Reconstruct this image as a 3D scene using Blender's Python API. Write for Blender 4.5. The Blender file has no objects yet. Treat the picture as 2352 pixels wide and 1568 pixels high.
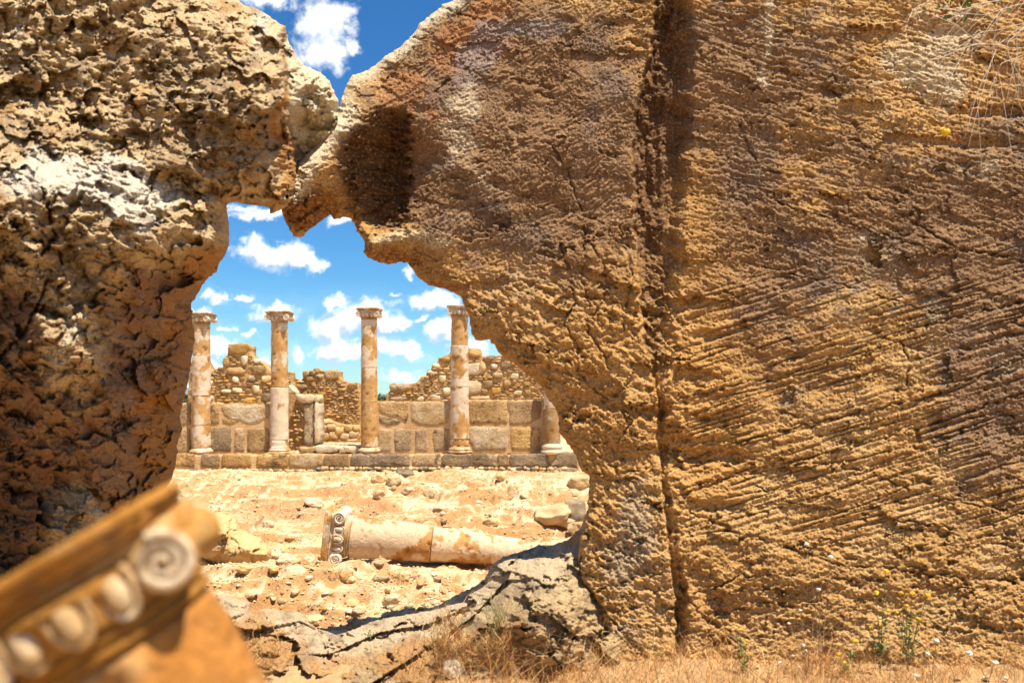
import bpy, math, random
import numpy as np
from mathutils import Vector, Matrix, Euler

random.seed(7); RS = np.random.RandomState(7)
SC = bpy.context.scene
COL = SC.collection

# ------------------------------------------------------------------ camera
EYE = 1.65; FPX = 796.44; HZ = 400.0; CX = 512.0      # 28 mm lens, 1024 px wide, horizon row 400
cam_d = bpy.data.cameras.new('camera'); cam = bpy.data.objects.new('camera', cam_d); COL.objects.link(cam)
cam.location = (0, 0, EYE); cam.rotation_euler = (math.radians(90), 0, 0)
cam_d.lens = 28; cam_d.sensor_width = 36; cam_d.shift_y = (HZ - 341) / 1024
cam_d.clip_start = 0.05; cam_d.clip_end = 12000
cam_d.dof.use_dof = True; cam_d.dof.focus_distance = 7.0; cam_d.dof.aperture_fstop = 2.2
SC.camera = cam

# ------------------------------------------------------------------ light
SUN = Vector((0.27, -0.225, 0.935)).normalized()
sd = bpy.data.lights.new('sun', 'SUN'); so = bpy.data.objects.new('sun', sd); COL.objects.link(so)
sd.energy = 5.0; sd.angle = math.radians(0.5); sd.color = (1.0, 0.91, 0.76)
so.rotation_euler = SUN.to_track_quat('Z', 'Y').to_euler()
SC.view_settings.view_transform = 'Standard'; SC.view_settings.look = 'None'
SC.view_settings.exposure = 0.95; SC.view_settings.gamma = 1
SKY_STRENGTH = 0.055

K = 1024 / 2352.0      # my tracing sheet was 2352 px wide
def P(px, py, Y): return Vector(((px - CX) / FPX * Y, Y, EYE + (HZ - py) / FPX * Y))
def PK(x, y, Y): return P(x * K, y * K, Y)

# ------------------------------------------------------------------ world
def build_world():
    w = bpy.data.worlds.new('World'); SC.world = w; w.use_nodes = True
    nt = w.node_tree; N = nt.nodes; L = nt.links
    bg = N['Background']
    sky = N.new('ShaderNodeTexSky'); sky.sky_type = 'NISHITA'; sky.sun_disc = False
    sky.sun_elevation = math.asin(SUN.z); sky.sun_rotation = math.atan2(SUN.x, SUN.y)
    sky.altitude = 0; sky.air_density = 1.0; sky.dust_density = 0.0; sky.ozone_density = 3.0
    hs = N.new('ShaderNodeHueSaturation'); hs.inputs['Saturation'].default_value = 1.22; hs.inputs['Value'].default_value = 1.25
    L.new(sky.outputs[0], hs.inputs['Color'])
    tint = N.new('ShaderNodeMix'); tint.data_type = 'RGBA'; tint.blend_type = 'MULTIPLY'; tint.inputs['Factor'].default_value = 1; tint.inputs['B'].default_value = (0.60, 0.95, 1.12, 1); L.new(hs.outputs[0], tint.inputs['A'])
    # cloud field: a union of soft ellipses around the heading of the ruin
    g = bpy.data.node_groups.new('cloud_field', 'ShaderNodeTree')
    g.interface.new_socket('P', in_out='INPUT', socket_type='NodeSocketVector')
    g.interface.new_socket('F', in_out='OUTPUT', socket_type='NodeSocketFloat')
    gi = g.nodes.new('NodeGroupInput'); go = g.nodes.new('NodeGroupOutput'); GN = g.nodes; GL = g.links
    blobs = [(742,60,62,70),(725,120,50,46),(765,40,45,45),(770,130,40,30),(600,-10,90,30),(812,105,20,26),
             (600,492,80,15),(560,475,40,10),(790,506,42,12),
             (585,572,45,34),(640,590,80,34),(700,600,50,24),(745,606,22,12),
             (935,622,18,15),(510,685,18,15),(560,686,24,9),(480,672,15,10),(990,690,48,24),(1025,688,36,26),
             (640,716,55,20),(465,716,32,14),(770,696,30,22),(850,722,78,34),(800,735,70,38),(765,760,48,40),(780,805,70,28),
             (900,740,50,24),(925,802,56,22),(880,790,50,26),(945,815,40,14),
             (500,796,40,26),(480,830,30,40),(685,822,18,22),(1018,755,36,26),(905,676,14,8),(965,730,20,9),(930,866,42,16),
             (520,755,22,7),(615,832,22,12),(570,766,20,6),(450,900,50,20),(1080,800,50,30)]
    wn = GN.new('ShaderNodeTexNoise'); wn.inputs['Scale'].default_value = 34; wn.inputs['Detail'].default_value = 5; wn.inputs['Roughness'].default_value = 0.65; GL.new(gi.outputs[0], wn.inputs['Vector'])
    wa = GN.new('ShaderNodeVectorMath'); wa.operation = 'MULTIPLY_ADD'; wa.inputs[1].default_value = (0.055, 0, 0.042); wa.inputs[2].default_value = (-0.0275, 0, -0.021); GL.new(wn.outputs['Color'], wa.inputs[0])
    wb = GN.new('ShaderNodeVectorMath'); wb.operation = 'ADD'; GL.new(gi.outputs[0], wb.inputs[0]); GL.new(wa.outputs[0], wb.inputs[1])
    last = None
    for (x, y, rx, ry) in blobs:
        cx = (x * K - CX) / FPX; cz = (HZ - y * K) / FPX
        s = GN.new('ShaderNodeVectorMath'); s.operation = 'SUBTRACT'; s.inputs[1].default_value = (cx, 0, cz); GL.new(wb.outputs[0], s.inputs[0])
        m = GN.new('ShaderNodeVectorMath'); m.operation = 'MULTIPLY'; m.inputs[1].default_value = (FPX / K / rx, 0, FPX / K / ry); GL.new(s.outputs[0], m.inputs[0])
        ln = GN.new('ShaderNodeVectorMath'); ln.operation = 'LENGTH'; GL.new(m.outputs[0], ln.inputs[0])
        # small clouds get weaker fields
        k = min(1.15, 0.62 + min(rx, ry) / 55); rx *= 1.3; ry *= 1.3
        f = GN.new('ShaderNodeMath'); f.operation = 'MULTIPLY_ADD'; f.inputs[1].default_value = -1.0 * k; f.inputs[2].default_value = 1.0 * k
        GL.new(ln.outputs['Value'], f.inputs[0])
        if last is None: last = f.outputs[0]
        else:
            mx = GN.new('ShaderNodeMath'); mx.operation = 'SMOOTH_MAX'; mx.inputs[2].default_value = 0.25
            GL.new(last, mx.inputs[0]); GL.new(f.outputs[0], mx.inputs[1]); last = mx.outputs[0]
    nz = GN.new('ShaderNodeTexNoise'); nz.inputs['Scale'].default_value = 38; nz.inputs['Detail'].default_value = 8; nz.inputs['Roughness'].default_value = 0.62; nz.inputs['Distortion'].default_value = 0.3
    GL.new(gi.outputs[0], nz.inputs['Vector'])
    a = GN.new('ShaderNodeMath'); a.operation = 'MULTIPLY_ADD'; a.inputs[1].default_value = 1.9; a.inputs[2].default_value = -0.86
    GL.new(nz.outputs[0], a.inputs[0])
    b = GN.new('ShaderNodeMath'); b.operation = 'ADD'; GL.new(a.outputs[0], b.inputs[0]); GL.new(last, b.inputs[1])
    GL.new(b.outputs[0], go.inputs[0])
    tc = N.new('ShaderNodeTexCoord'); sep = N.new('ShaderNodeSeparateXYZ'); L.new(tc.outputs['Generated'], sep.inputs[0])
    def math_(op, a_, b_=None, c_=None, clamp=False):
        n = N.new('ShaderNodeMath'); n.operation = op; n.use_clamp = clamp
        for i, v in enumerate((a_, b_, c_)):
            if v is None: continue
            if isinstance(v, (int, float)): n.inputs[i].default_value = v
            else: L.new(v, n.inputs[i])
        return n.outputs[0]
    yy = math_('MAXIMUM', sep.outputs['Y'], 0.05)
    px = math_('DIVIDE', sep.outputs['X'], yy); pz = math_('DIVIDE', sep.outputs['Z'], yy)
    cb = N.new('ShaderNodeCombineXYZ'); L.new(px, cb.inputs[0]); L.new(pz, cb.inputs[2])
    g1 = N.new('ShaderNodeGroup'); g1.node_tree = g; L.new(cb.outputs[0], g1.inputs[0])
    up = N.new('ShaderNodeVectorMath'); up.operation = 'ADD'; up.inputs[1].default_value = (0.008, 0, 0.016); L.new(cb.outputs[0], up.inputs[0])
    g2 = N.new('ShaderNodeGroup'); g2.node_tree = g; L.new(up.outputs[0], g2.inputs[0])
    # clouds over the rest of the sky
    nz2 = N.new('ShaderNodeTexNoise'); nz2.inputs['Scale'].default_value = 3.2; nz2.inputs['Detail'].default_value = 7; nz2.inputs['Roughness'].default_value = 0.55
    L.new(tc.outputs['Generated'], nz2.inputs['Vector'])
    gen = math_('MULTIPLY_ADD', nz2.outputs[0], 5.0, -2.85)
    front = math_('MULTIPLY_ADD', math_('ABSOLUTE', px), -6.0, 4.6, True)   # 1 inside the heading, 0 outside
    front = math_('MULTIPLY', front, math_('MULTIPLY_ADD', pz, -6.0, 4.3, True))
    front = math_('MULTIPLY', front, math_('GREATER_THAN', sep.outputs['Y'], 0.05))
    inv = math_('SUBTRACT', 1.0, front)
    fld = math_('ADD', math_('MULTIPLY', g1.outputs[0], front), math_('MULTIPLY', gen, inv))
    mr = N.new('ShaderNodeMapRange'); mr.interpolation_type = 'SMOOTHSTEP'; mr.inputs['From Min'].default_value = -0.22; mr.inputs['From Max'].default_value = 0.80
    L.new(fld, mr.inputs['Value'])
    dens = math_('MULTIPLY', mr.outputs[0], math_('MULTIPLY_ADD', sep.outputs['Z'], 10.0, 0.45, True)); dens = math_('MAXIMUM', dens, math_('MULTIPLY_ADD', sep.outputs['Z'], -1.6, 0.24, True))
    # shade: less cloud towards the sun side = bright rim
    df = math_('SUBTRACT', g1.outputs[0], g2.outputs[0])
    lit = math_('MULTIPLY_ADD', df, 1.3, 0.60, True)
    lit = math_('ADD', math_('MULTIPLY', lit, front), math_('MULTIPLY', inv, 0.7))
    cc = N.new('ShaderNodeMix'); cc.data_type = 'RGBA'; cc.inputs['A'].default_value = (6.4, 7.6, 9.4, 1); cc.inputs['B'].default_value = (13.0, 13.1, 13.2, 1)
    L.new(lit, cc.inputs['Factor'])
    mx = N.new('ShaderNodeMix'); mx.data_type = 'RGBA'; L.new(dens, mx.inputs['Factor']); L.new(tint.outputs['Result'], mx.inputs['A']); L.new(cc.outputs['Result'], mx.inputs['B'])
    L.new(mx.outputs['Result'], bg.inputs['Color']); bg.inputs['Strength'].default_value = SKY_STRENGTH
build_world()

# ------------------------------------------------------------------ noise (numpy)
PERM = RS.permutation(512); PERM = np.concatenate([PERM, PERM, PERM])
GR = RS.normal(size=(512, 3)); GR /= np.linalg.norm(GR, axis=1)[:, None]
GR2 = np.stack([np.cos(np.linspace(0, 2*np.pi, 512, endpoint=False)), np.sin(np.linspace(0, 2*np.pi, 512, endpoint=False))], 1)
def n2(x, y, seed=0):
    x = x + seed * 17.31; y = y + seed * 9.77
    xi = np.floor(x).astype(np.int64); yi = np.floor(y).astype(np.int64); xf = x - xi; yf = y - yi
    u = xf*xf*xf*(xf*(xf*6-15)+10); v = yf*yf*yf*(yf*(yf*6-15)+10)
    def g(ix, iy, dx, dy):
        h = PERM[(PERM[ix & 511] + iy) & 511]; return GR2[h, 0]*dx + GR2[h, 1]*dy
    a = g(xi, yi, xf, yf); b = g(xi+1, yi, xf-1, yf); c = g(xi, yi+1, xf, yf-1); d = g(xi+1, yi+1, xf-1, yf-1)
    return 1.5*((a*(1-u)+b*u)*(1-v) + (c*(1-u)+d*u)*v)
def f2(x, y, o=4, seed=0, r=0.5):
    s = 0; a = 1; t = 0
    for i in range(o): s = s + a*n2(x*2**i, y*2**i, seed+i*3); t += a; a *= r
    return s/t
def n3(p, seed=0):
    p = p + seed * 13.7; i = np.floor(p).astype(np.int64); f = p - i; w = f*f*f*(f*(f*6-15)+10); r = 0
    for dx in (0, 1):
        for dy in (0, 1):
            for dz in (0, 1):
                h = PERM[(PERM[(PERM[(i[:,0]+dx) & 511] + i[:,1]+dy) & 511] + i[:,2]+dz) & 511]
                gg = GR[h]; dot = gg[:,0]*(f[:,0]-dx)+gg[:,1]*(f[:,1]-dy)+gg[:,2]*(f[:,2]-dz)
                r = r + dot*(w[:,0] if dx else 1-w[:,0])*(w[:,1] if dy else 1-w[:,1])*(w[:,2] if dz else 1-w[:,2])
    return 1.6*r
def f3(p, o=3, seed=0, r=0.5):
    s = 0; a = 1; t = 0
    for i in range(o): s = s + a*n3(p*2**i, seed+i*3); t += a; a *= r
    return s/t
def worley(x, y, seed=0, jit=0.9):
    """distance to nearest and second nearest feature point, and a random number of the cell"""
    x = x + seed*7.7; y = y + seed*3.3
    xi = np.floor(x).astype(np.int64); yi = np.floor(y).astype(np.int64)
    d1 = np.full(x.shape, 9.0); d2 = np.full(x.shape, 9.0); cid = np.zeros(x.shape)
    for dx in (-1, 0, 1):
        for dy in (-1, 0, 1):
            h = PERM[(PERM[(xi+dx) & 511] + yi+dy) & 511]; h2 = PERM[(h+101) & 511]
            fx = xi+dx+0.5+jit*(h/511.0-0.5); fy = yi+dy+0.5+jit*(h2/511.0-0.5)
            d = np.hypot(x-fx, y-fy); m = d < d1
            d2 = np.where(m, d1, np.minimum(d2, d)); d1 = np.where(m, d, d1); cid = np.where(m, h/511.0, cid)
    return d1, d2, cid
def facets(x, y, seed=0, tilt=1.0):
    """broken planes: every cell is its own tilted plane with an offset"""
    x = x + seed*5.1; y = y + seed*8.9
    xi = np.floor(x).astype(np.int64); yi = np.floor(y).astype(np.int64); best = np.full(x.shape, 9.0); out = np.zeros(x.shape)
    for dx in (-1, 0, 1):
        for dy in (-1, 0, 1):
            h = PERM[(PERM[(xi+dx) & 511] + yi+dy) & 511]; h2 = PERM[(h+101) & 511]; h3 = PERM[(h2+57) & 511]; h4 = PERM[(h3+31) & 511]; h5 = PERM[(h4+11) & 511]
            px = x-(xi+dx+0.5+0.9*(h/511.0-0.5)); py = y-(yi+dy+0.5+0.9*(h2/511.0-0.5))
            d = np.hypot(px, py); m = d < best
            out = np.where(m, (h3/511.0-0.5)+tilt*((h4/255.5-1)*px+(h5/255.5-1)*py), out); best = np.where(m, d, best)
    return out
def ss(a, b, x):
    t = np.clip((x-a)/(b-a), 0, 1); return t*t*(3-2*t)
def mixc(c, col, m):
    return c*(1-m[..., None]) + np.array(col)*m[..., None]

# ------------------------------------------------------------------ object helpers
def link(o, parent=None):
    COL.objects.link(o)
    if parent is not None: o.parent = parent
    return o
def tag(o, label=None, cat=None, group=None, kind=None):
    if label: o['label'] = label
    if cat: o['category'] = cat
    if group: o['group'] = group
    if kind: o['kind'] = kind
    elif cat: o['kind'] = 'thing'
    return o
def empty(name, loc, label=None, cat=None, group=None, rot=None):
    o = bpy.data.objects.new(name, None); link(o); o.location = loc; o.empty_display_size = 0.1
    if rot is not None: o.rotation_euler = rot
    return tag(o, label, cat, group)
def mesh(name, V, Fq, mat, parent=None, col=None, smooth=True):
    V = np.asarray(V, dtype=np.float32).reshape(-1, 3); me = bpy.data.meshes.new(name)
    if isinstance(Fq, np.ndarray):
        k = Fq.shape[1]; n = len(Fq)
        me.vertices.add(len(V)); me.vertices.foreach_set('co', V.ravel())
        me.loops.add(n*k); me.loops.foreach_set('vertex_index', Fq.astype(np.int32).ravel())
        me.polygons.add(n); me.polygons.foreach_set('loop_start', np.arange(0, n*k, k, dtype=np.int32))
        me.polygons.foreach_set('loop_total', np.full(n, k, dtype=np.int32))
        me.update(calc_edges=True)
    else:
        me.from_pydata([tuple(map(float, v)) for v in V], [], Fq); me.update()
    me.polygons.foreach_set('use_smooth', np.full(len(me.polygons), smooth))
    if col is not None:
        ca = me.color_attributes.new('Col', 'FLOAT_COLOR', 'POINT'); c4 = np.ones((len(V), 4), dtype=np.float32); c4[:, :3] = np.clip(col, 0.005, 0.95)
        ca.data.foreach_set('color', c4.ravel())
    if mat: me.materials.append(mat)
    o = bpy.data.objects.new(name, me); link(o, parent); return o

# ------------------------------------------------------------------ materials
def mat_rock(name, base=None, c2=None, bump=0.006, scale=60, attr=False, rough=0.95, vary=0.0, grain=0.35, amp2=1.0, c3=None):
    m = bpy.data.materials.new(name); m.use_nodes = True; nt = m.node_tree; N = nt.nodes; L = nt.links
    b = N['Principled BSDF']; b.inputs['Roughness'].default_value = rough; b.inputs['Specular IOR Level'].default_value = 0.15
    geo = N.new('ShaderNodeNewGeometry'); pos = geo.outputs['Position']
    def noise(sc, det, ro=0.6, dist=0.0):
        n = N.new('ShaderNodeTexNoise'); n.inputs['Scale'].default_value = sc; n.inputs['Detail'].default_value = det
        n.inputs['Roughness'].default_value = ro; n.inputs['Distortion'].default_value = dist; L.new(pos, n.inputs['Vector']); return n.outputs[0]
    def mix(f, a, c, mode='MIX'):
        n = N.new('ShaderNodeMix'); n.data_type = 'RGBA'; n.blend_type = mode
        for s, v in (('Factor', f), ('A', a), ('B', c)):
            if isinstance(v, (float, int)): n.inputs[s].default_value = v
            elif isinstance(v, tuple): n.inputs[s].default_value = (*v, 1)
            else: L.new(v, n.inputs[s])
        return n.outputs['Result']
    def ramp(v, a, c):
        r = N.new('ShaderNodeMapRange'); r.interpolation_type = 'SMOOTHSTEP'; r.inputs['From Min'].default_value = a; r.inputs['From Max'].default_value = c; L.new(v, r.inputs['Value']); return r.outputs[0]
    if attr:
        at = N.new('ShaderNodeAttribute'); at.attribute_name = 'Col'; c = at.outputs['Color']
    else:
        c = mix(ramp(noise(scale/9, 5), 0.38, 0.62), base, c2)
        if c3: c = mix(ramp(noise(scale/5, 6, 0.7, 0.4), 0.54, 0.62), c, c3)
    if vary:
        oi = N.new('ShaderNodeObjectInfo'); hs = N.new('ShaderNodeHueSaturation')
        a = N.new('ShaderNodeMapRange'); a.inputs['To Min'].default_value = 1-vary; a.inputs['To Max'].default_value = 1+vary*0.8; L.new(oi.outputs['Random'], a.inputs['Value'])
        L.new(a.outputs[0], hs.inputs['Value']); L.new(c, hs.inputs['Color'])
        fr = N.new('ShaderNodeMath'); fr.operation = 'MULTIPLY'; fr.inputs[1].default_value = 7.13; L.new(oi.outputs['Random'], fr.inputs[0])
        f2_ = N.new('ShaderNodeMath'); f2_.operation = 'FRACT'; L.new(fr.outputs[0], f2_.inputs[0])
        a2 = N.new('ShaderNodeMapRange'); a2.inputs['To Min'].default_value = 0.82; a2.inputs['To Max'].default_value = 1.1; L.new(f2_.outputs[0], a2.inputs['Value']); L.new(a2.outputs[0], hs.inputs['Saturation'])
        c = hs.outputs[0]
    fine = noise(scale*1.7, 5, 0.7)
    k = N.new('ShaderNodeMapRange'); k.inputs['From Min'].default_value = 0.25; k.inputs['From Max'].default_value = 0.75; k.inputs['To Min'].default_value = 1-grain; k.inputs['To Max'].default_value = 1+grain; L.new(fine, k.inputs['Value'])
    kc = N.new('ShaderNodeCombineColor'); [L.new(k.outputs[0], kc.inputs[i]) for i in range(3)]
    c = mix(1.0, c, kc.outputs[0], 'MULTIPLY'); L.new(c, b.inputs['Base Color'])
    h1 = noise(scale, 6, 0.65, 0.2)
    vo = N.new('ShaderNodeTexVoronoi'); vo.inputs['Scale'].default_value = scale*0.6; L.new(pos, vo.inputs['Vector'])
    pit = ramp(vo.outputs['Distance'], 0.0, 0.35)
    ad = N.new('ShaderNodeMath'); ad.operation = 'MULTIPLY_ADD'; ad.inputs[1].default_value = 0.35*amp2; L.new(pit, ad.inputs[0]); L.new(h1, ad.inputs[2])
    h2 = noise(scale*2.6, 4, 0.75); ad2 = N.new('ShaderNodeMath'); ad2.operation = 'MULTIPLY_ADD'; ad2.inputs[1].default_value = 0.45; L.new(h2, ad2.inputs[0]); L.new(ad.outputs[0], ad2.inputs[2]); ad = ad2
    bp = N.new('ShaderNodeBump'); bp.inputs['Distance'].default_value = bump; bp.inputs['Strength'].default_value = 1.0; L.new(ad.outputs[0], bp.inputs['Height']); L.new(bp.outputs[0], b.inputs['Normal'])
    return m
M_ROCK = mat_rock('bedrock', attr=True, bump=0.030, scale=50, grain=0.5)
M_GROUND = mat_rock('court_earth', attr=True, bump=0.020, scale=28, grain=0.30)
M_COLUMN = mat_rock('column_stone', attr=True, bump=0.010, scale=38, grain=0.22)
M_BLOCK = mat_rock('weathered_block', (0.54, 0.355, 0.165), (0.37, 0.225, 0.095), bump=0.05, scale=16, vary=0.22, grain=0.5, c3=(0.20, 0.13, 0.07))
M_DARKBLOCK = mat_rock('dark_weathered_block', (0.37, 0.245, 0.125), (0.22, 0.145, 0.075), bump=0.05, scale=16, vary=0.2, grain=0.5, c3=(0.50, 0.34, 0.17))
M_PLAINBLOCK = mat_rock('pale_grey_block', (0.52, 0.41, 0.27), (0.42, 0.29, 0.15), bump=0.03, scale=14, vary=0.1, grain=0.35, c3=(0.36, 0.22, 0.10))
M_MORTAR = mat_rock('mortar', (0.62, 0.41, 0.21), (0.52, 0.32, 0.145), bump=0.02, scale=22, grain=0.15)
M_RUBBLE = mat_rock('rubble_stone', (0.62, 0.38, 0.15), (0.50, 0.28, 0.095), bump=0.03, scale=24, vary=0.35, grain=0.4)
M_RUBMORTAR = mat_rock('earth_mortar', (0.62, 0.38, 0.15), (0.50, 0.29, 0.11), bump=0.05, scale=20, grain=0.4)
M_PALE = mat_rock('pale_stone', (0.70, 0.56, 0.37), (0.60, 0.44, 0.25), bump=0.02, scale=24, vary=0.12, grain=0.2)
M_STONE = mat_rock('field_stone', (0.60, 0.42, 0.21), (0.48, 0.31, 0.14), bump=0.012, scale=50, vary=0.2, grain=0.25)
M_BOULDER = mat_rock('yellow_boulder', attr=True, bump=0.012, scale=55, grain=0.3)
M_DARKSTONE = mat_rock('grey_stone', (0.30, 0.23, 0.15), (0.2, 0.15, 0.1), bump=0.012, scale=50, vary=0.25, grain=0.3)
def mat_plain(name, col, rough=0.8, attr=False, trans=0.0):
    m = bpy.data.materials.new(name); m.use_nodes = True; nt = m.node_tree; b = nt.nodes['Principled BSDF']
    b.inputs['Base Color'].default_value = (*col, 1); b.inputs['Roughness'].default_value = rough; b.inputs['Specular IOR Level'].default_value = 0.2
    if attr:
        at = nt.nodes.new('ShaderNodeAttribute'); at.attribute_name = 'Col'; nt.links.new(at.outputs['Color'], b.inputs['Base Color'])
    else:
        g = nt.nodes.new('ShaderNodeNewGeometry'); n = nt.nodes.new('ShaderNodeTexNoise'); n.inputs['Scale'].default_value = 30; n.inputs['Detail'].default_value = 4
        nt.links.new(g.outputs['Position'], n.inputs['Vector'])
        mx = nt.nodes.new('ShaderNodeMix'); mx.data_type = 'RGBA'; mx.inputs['A'].default_value = (*[c*0.7 for c in col], 1); mx.inputs['B'].default_value = (*[min(1, c*1.25) for c in col], 1)
        nt.links.new(n.outputs[0], mx.inputs['Factor']); nt.links.new(mx.outputs['Result'], b.inputs['Base Color'])
    return m
M_GRASS = mat_plain('dry_grass', (0.5, 0.3, 0.1), 0.7, attr=True)
M_TWIG = mat_plain('pale_twig', (0.62, 0.54, 0.43), 0.7)
M_STEM = mat_plain('green_stem', (0.16, 0.17, 0.06), 0.7)
M_DRYSTEM = mat_plain('dry_stem', (0.32, 0.22, 0.11), 0.7)
M_YELLOW = mat_plain('yellow_petal', (0.66, 0.36, 0.03), 0.6)
M_FLUFF = mat_plain('white_fluff', (0.62, 0.56, 0.47), 0.9)
M_LEAF = mat_plain('green_leaf', (0.12, 0.17, 0.04), 0.6)
M_HEART = mat_plain('yellow_leaf', (0.72, 0.42, 0.02), 0.6)
M_RED = mat_plain('dry_red_leaf', (0.35, 0.12, 0.04), 0.7)
M_OLIVE = mat_plain('olive_foliage', (0.09, 0.11, 0.055), 0.7)
M_TRUNK = mat_plain('bark', (0.16, 0.11, 0.07), 0.9)
M_HILL = mat_plain('far_hill', (0.16, 0.19, 0.20), 1.0)

# ------------------------------------------------------------------ traced reliefs
def tps(pts, U, V):
    p = np.array([(a, b) for a, b, c in pts], float)/100; z = np.array([c for a, b, c in pts], float)
    def k(r2): return 0.5*r2*np.log(r2+1e-9)
    n = len(p); D = ((p[:, None]-p[None])**2).sum(2); A = np.zeros((n+3, n+3)); A[:n, :n] = k(D)+np.eye(n)*0.01
    A[:n, n] = 1; A[:n, n+1:] = p; A[n, :n] = 1; A[n+1:, :n] = p.T
    w = np.linalg.solve(A, np.concatenate([z, [0, 0, 0]]))
    r = w[n] + w[n+1]*U/100 + w[n+2]*V/100
    for i in range(n): r = r + w[i]*k((U/100-p[i, 0])**2+(V/100-p[i, 1])**2)
    return r
def interp_grid(us, vs, fn, step=6):
    """evaluate fn on a coarse grid, bilinear to the fine one"""
    cu = np.arange(us[0], us[-1]+step, step); cv = np.arange(vs[0], vs[-1]+step, step)
    C = fn(*np.meshgrid(cu, cv)); a = (us-us[0])/step; b = (vs-vs[0])/step
    ai = np.clip(a.astype(int), 0, len(cu)-2); bi = np.clip(b.astype(int), 0, len(cv)-2); af = (a-ai)[None]; bf = (b-bi)[:, None]
    return (C[bi][:, ai]*(1-af)+C[bi][:, ai+1]*af)*(1-bf)+(C[bi+1][:, ai]*(1-af)+C[bi+1][:, ai+1]*af)*bf
def jag(poly, amp=1.0, step=3.0, seed=0):
    out = []
    rs = np.random.RandomState(seed+50)
    for (a, b) in zip(poly[:-1], poly[1:]):
        d = math.hypot(b[0]-a[0], b[1]-a[1]); n = max(1, int(d/step))
        for i in range(n):
            t = i/n; j = amp if i else amp*0.5; out.append((a[0]+(b[0]-a[0])*t+rs.normal()*j*0.6, a[1]+(b[1]-a[1])*t+rs.normal()*j*0.6))
    out.append(poly[-1]); return out
def inside(poly, us, vs):
    p = np.array(poly); q = np.roll(p, -1, axis=0); M = np.zeros((len(vs), len(us)), bool)
    for i, v in enumerate(vs):
        c = (p[:, 1] <= v) != (q[:, 1] <= v)
        if not c.any(): continue
        xs = np.sort(p[c, 0]+(v-p[c, 1])/(q[c, 1]-p[c, 1])*(q[c, 0]-p[c, 0]))
        M[i] = (np.searchsorted(xs, us) % 2) == 1
    return M
def dist_poly(pl, U, V, closest=False):
    """pl rows: x, y, extra...; returns distance (and interpolated extras, closest point)"""
    pl = np.array(pl, float); best = np.full(U.shape, 1e9); ex = np.zeros(U.shape+(pl.shape[1],))
    for a, b in zip(pl[:-1], pl[1:]):
        d = b[:2]-a[:2]; l2 = max(1e-9, d @ d); t = np.clip(((U-a[0])*d[0]+(V-a[1])*d[1])/l2, 0, 1)
        dd = np.hypot(U-a[0]-t*d[0], V-a[1]-t*d[1]); m = dd < best
        best = np.where(m, dd, best); ex[m] = a+(b-a)*t[m][:, None]
    return best, ex
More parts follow.
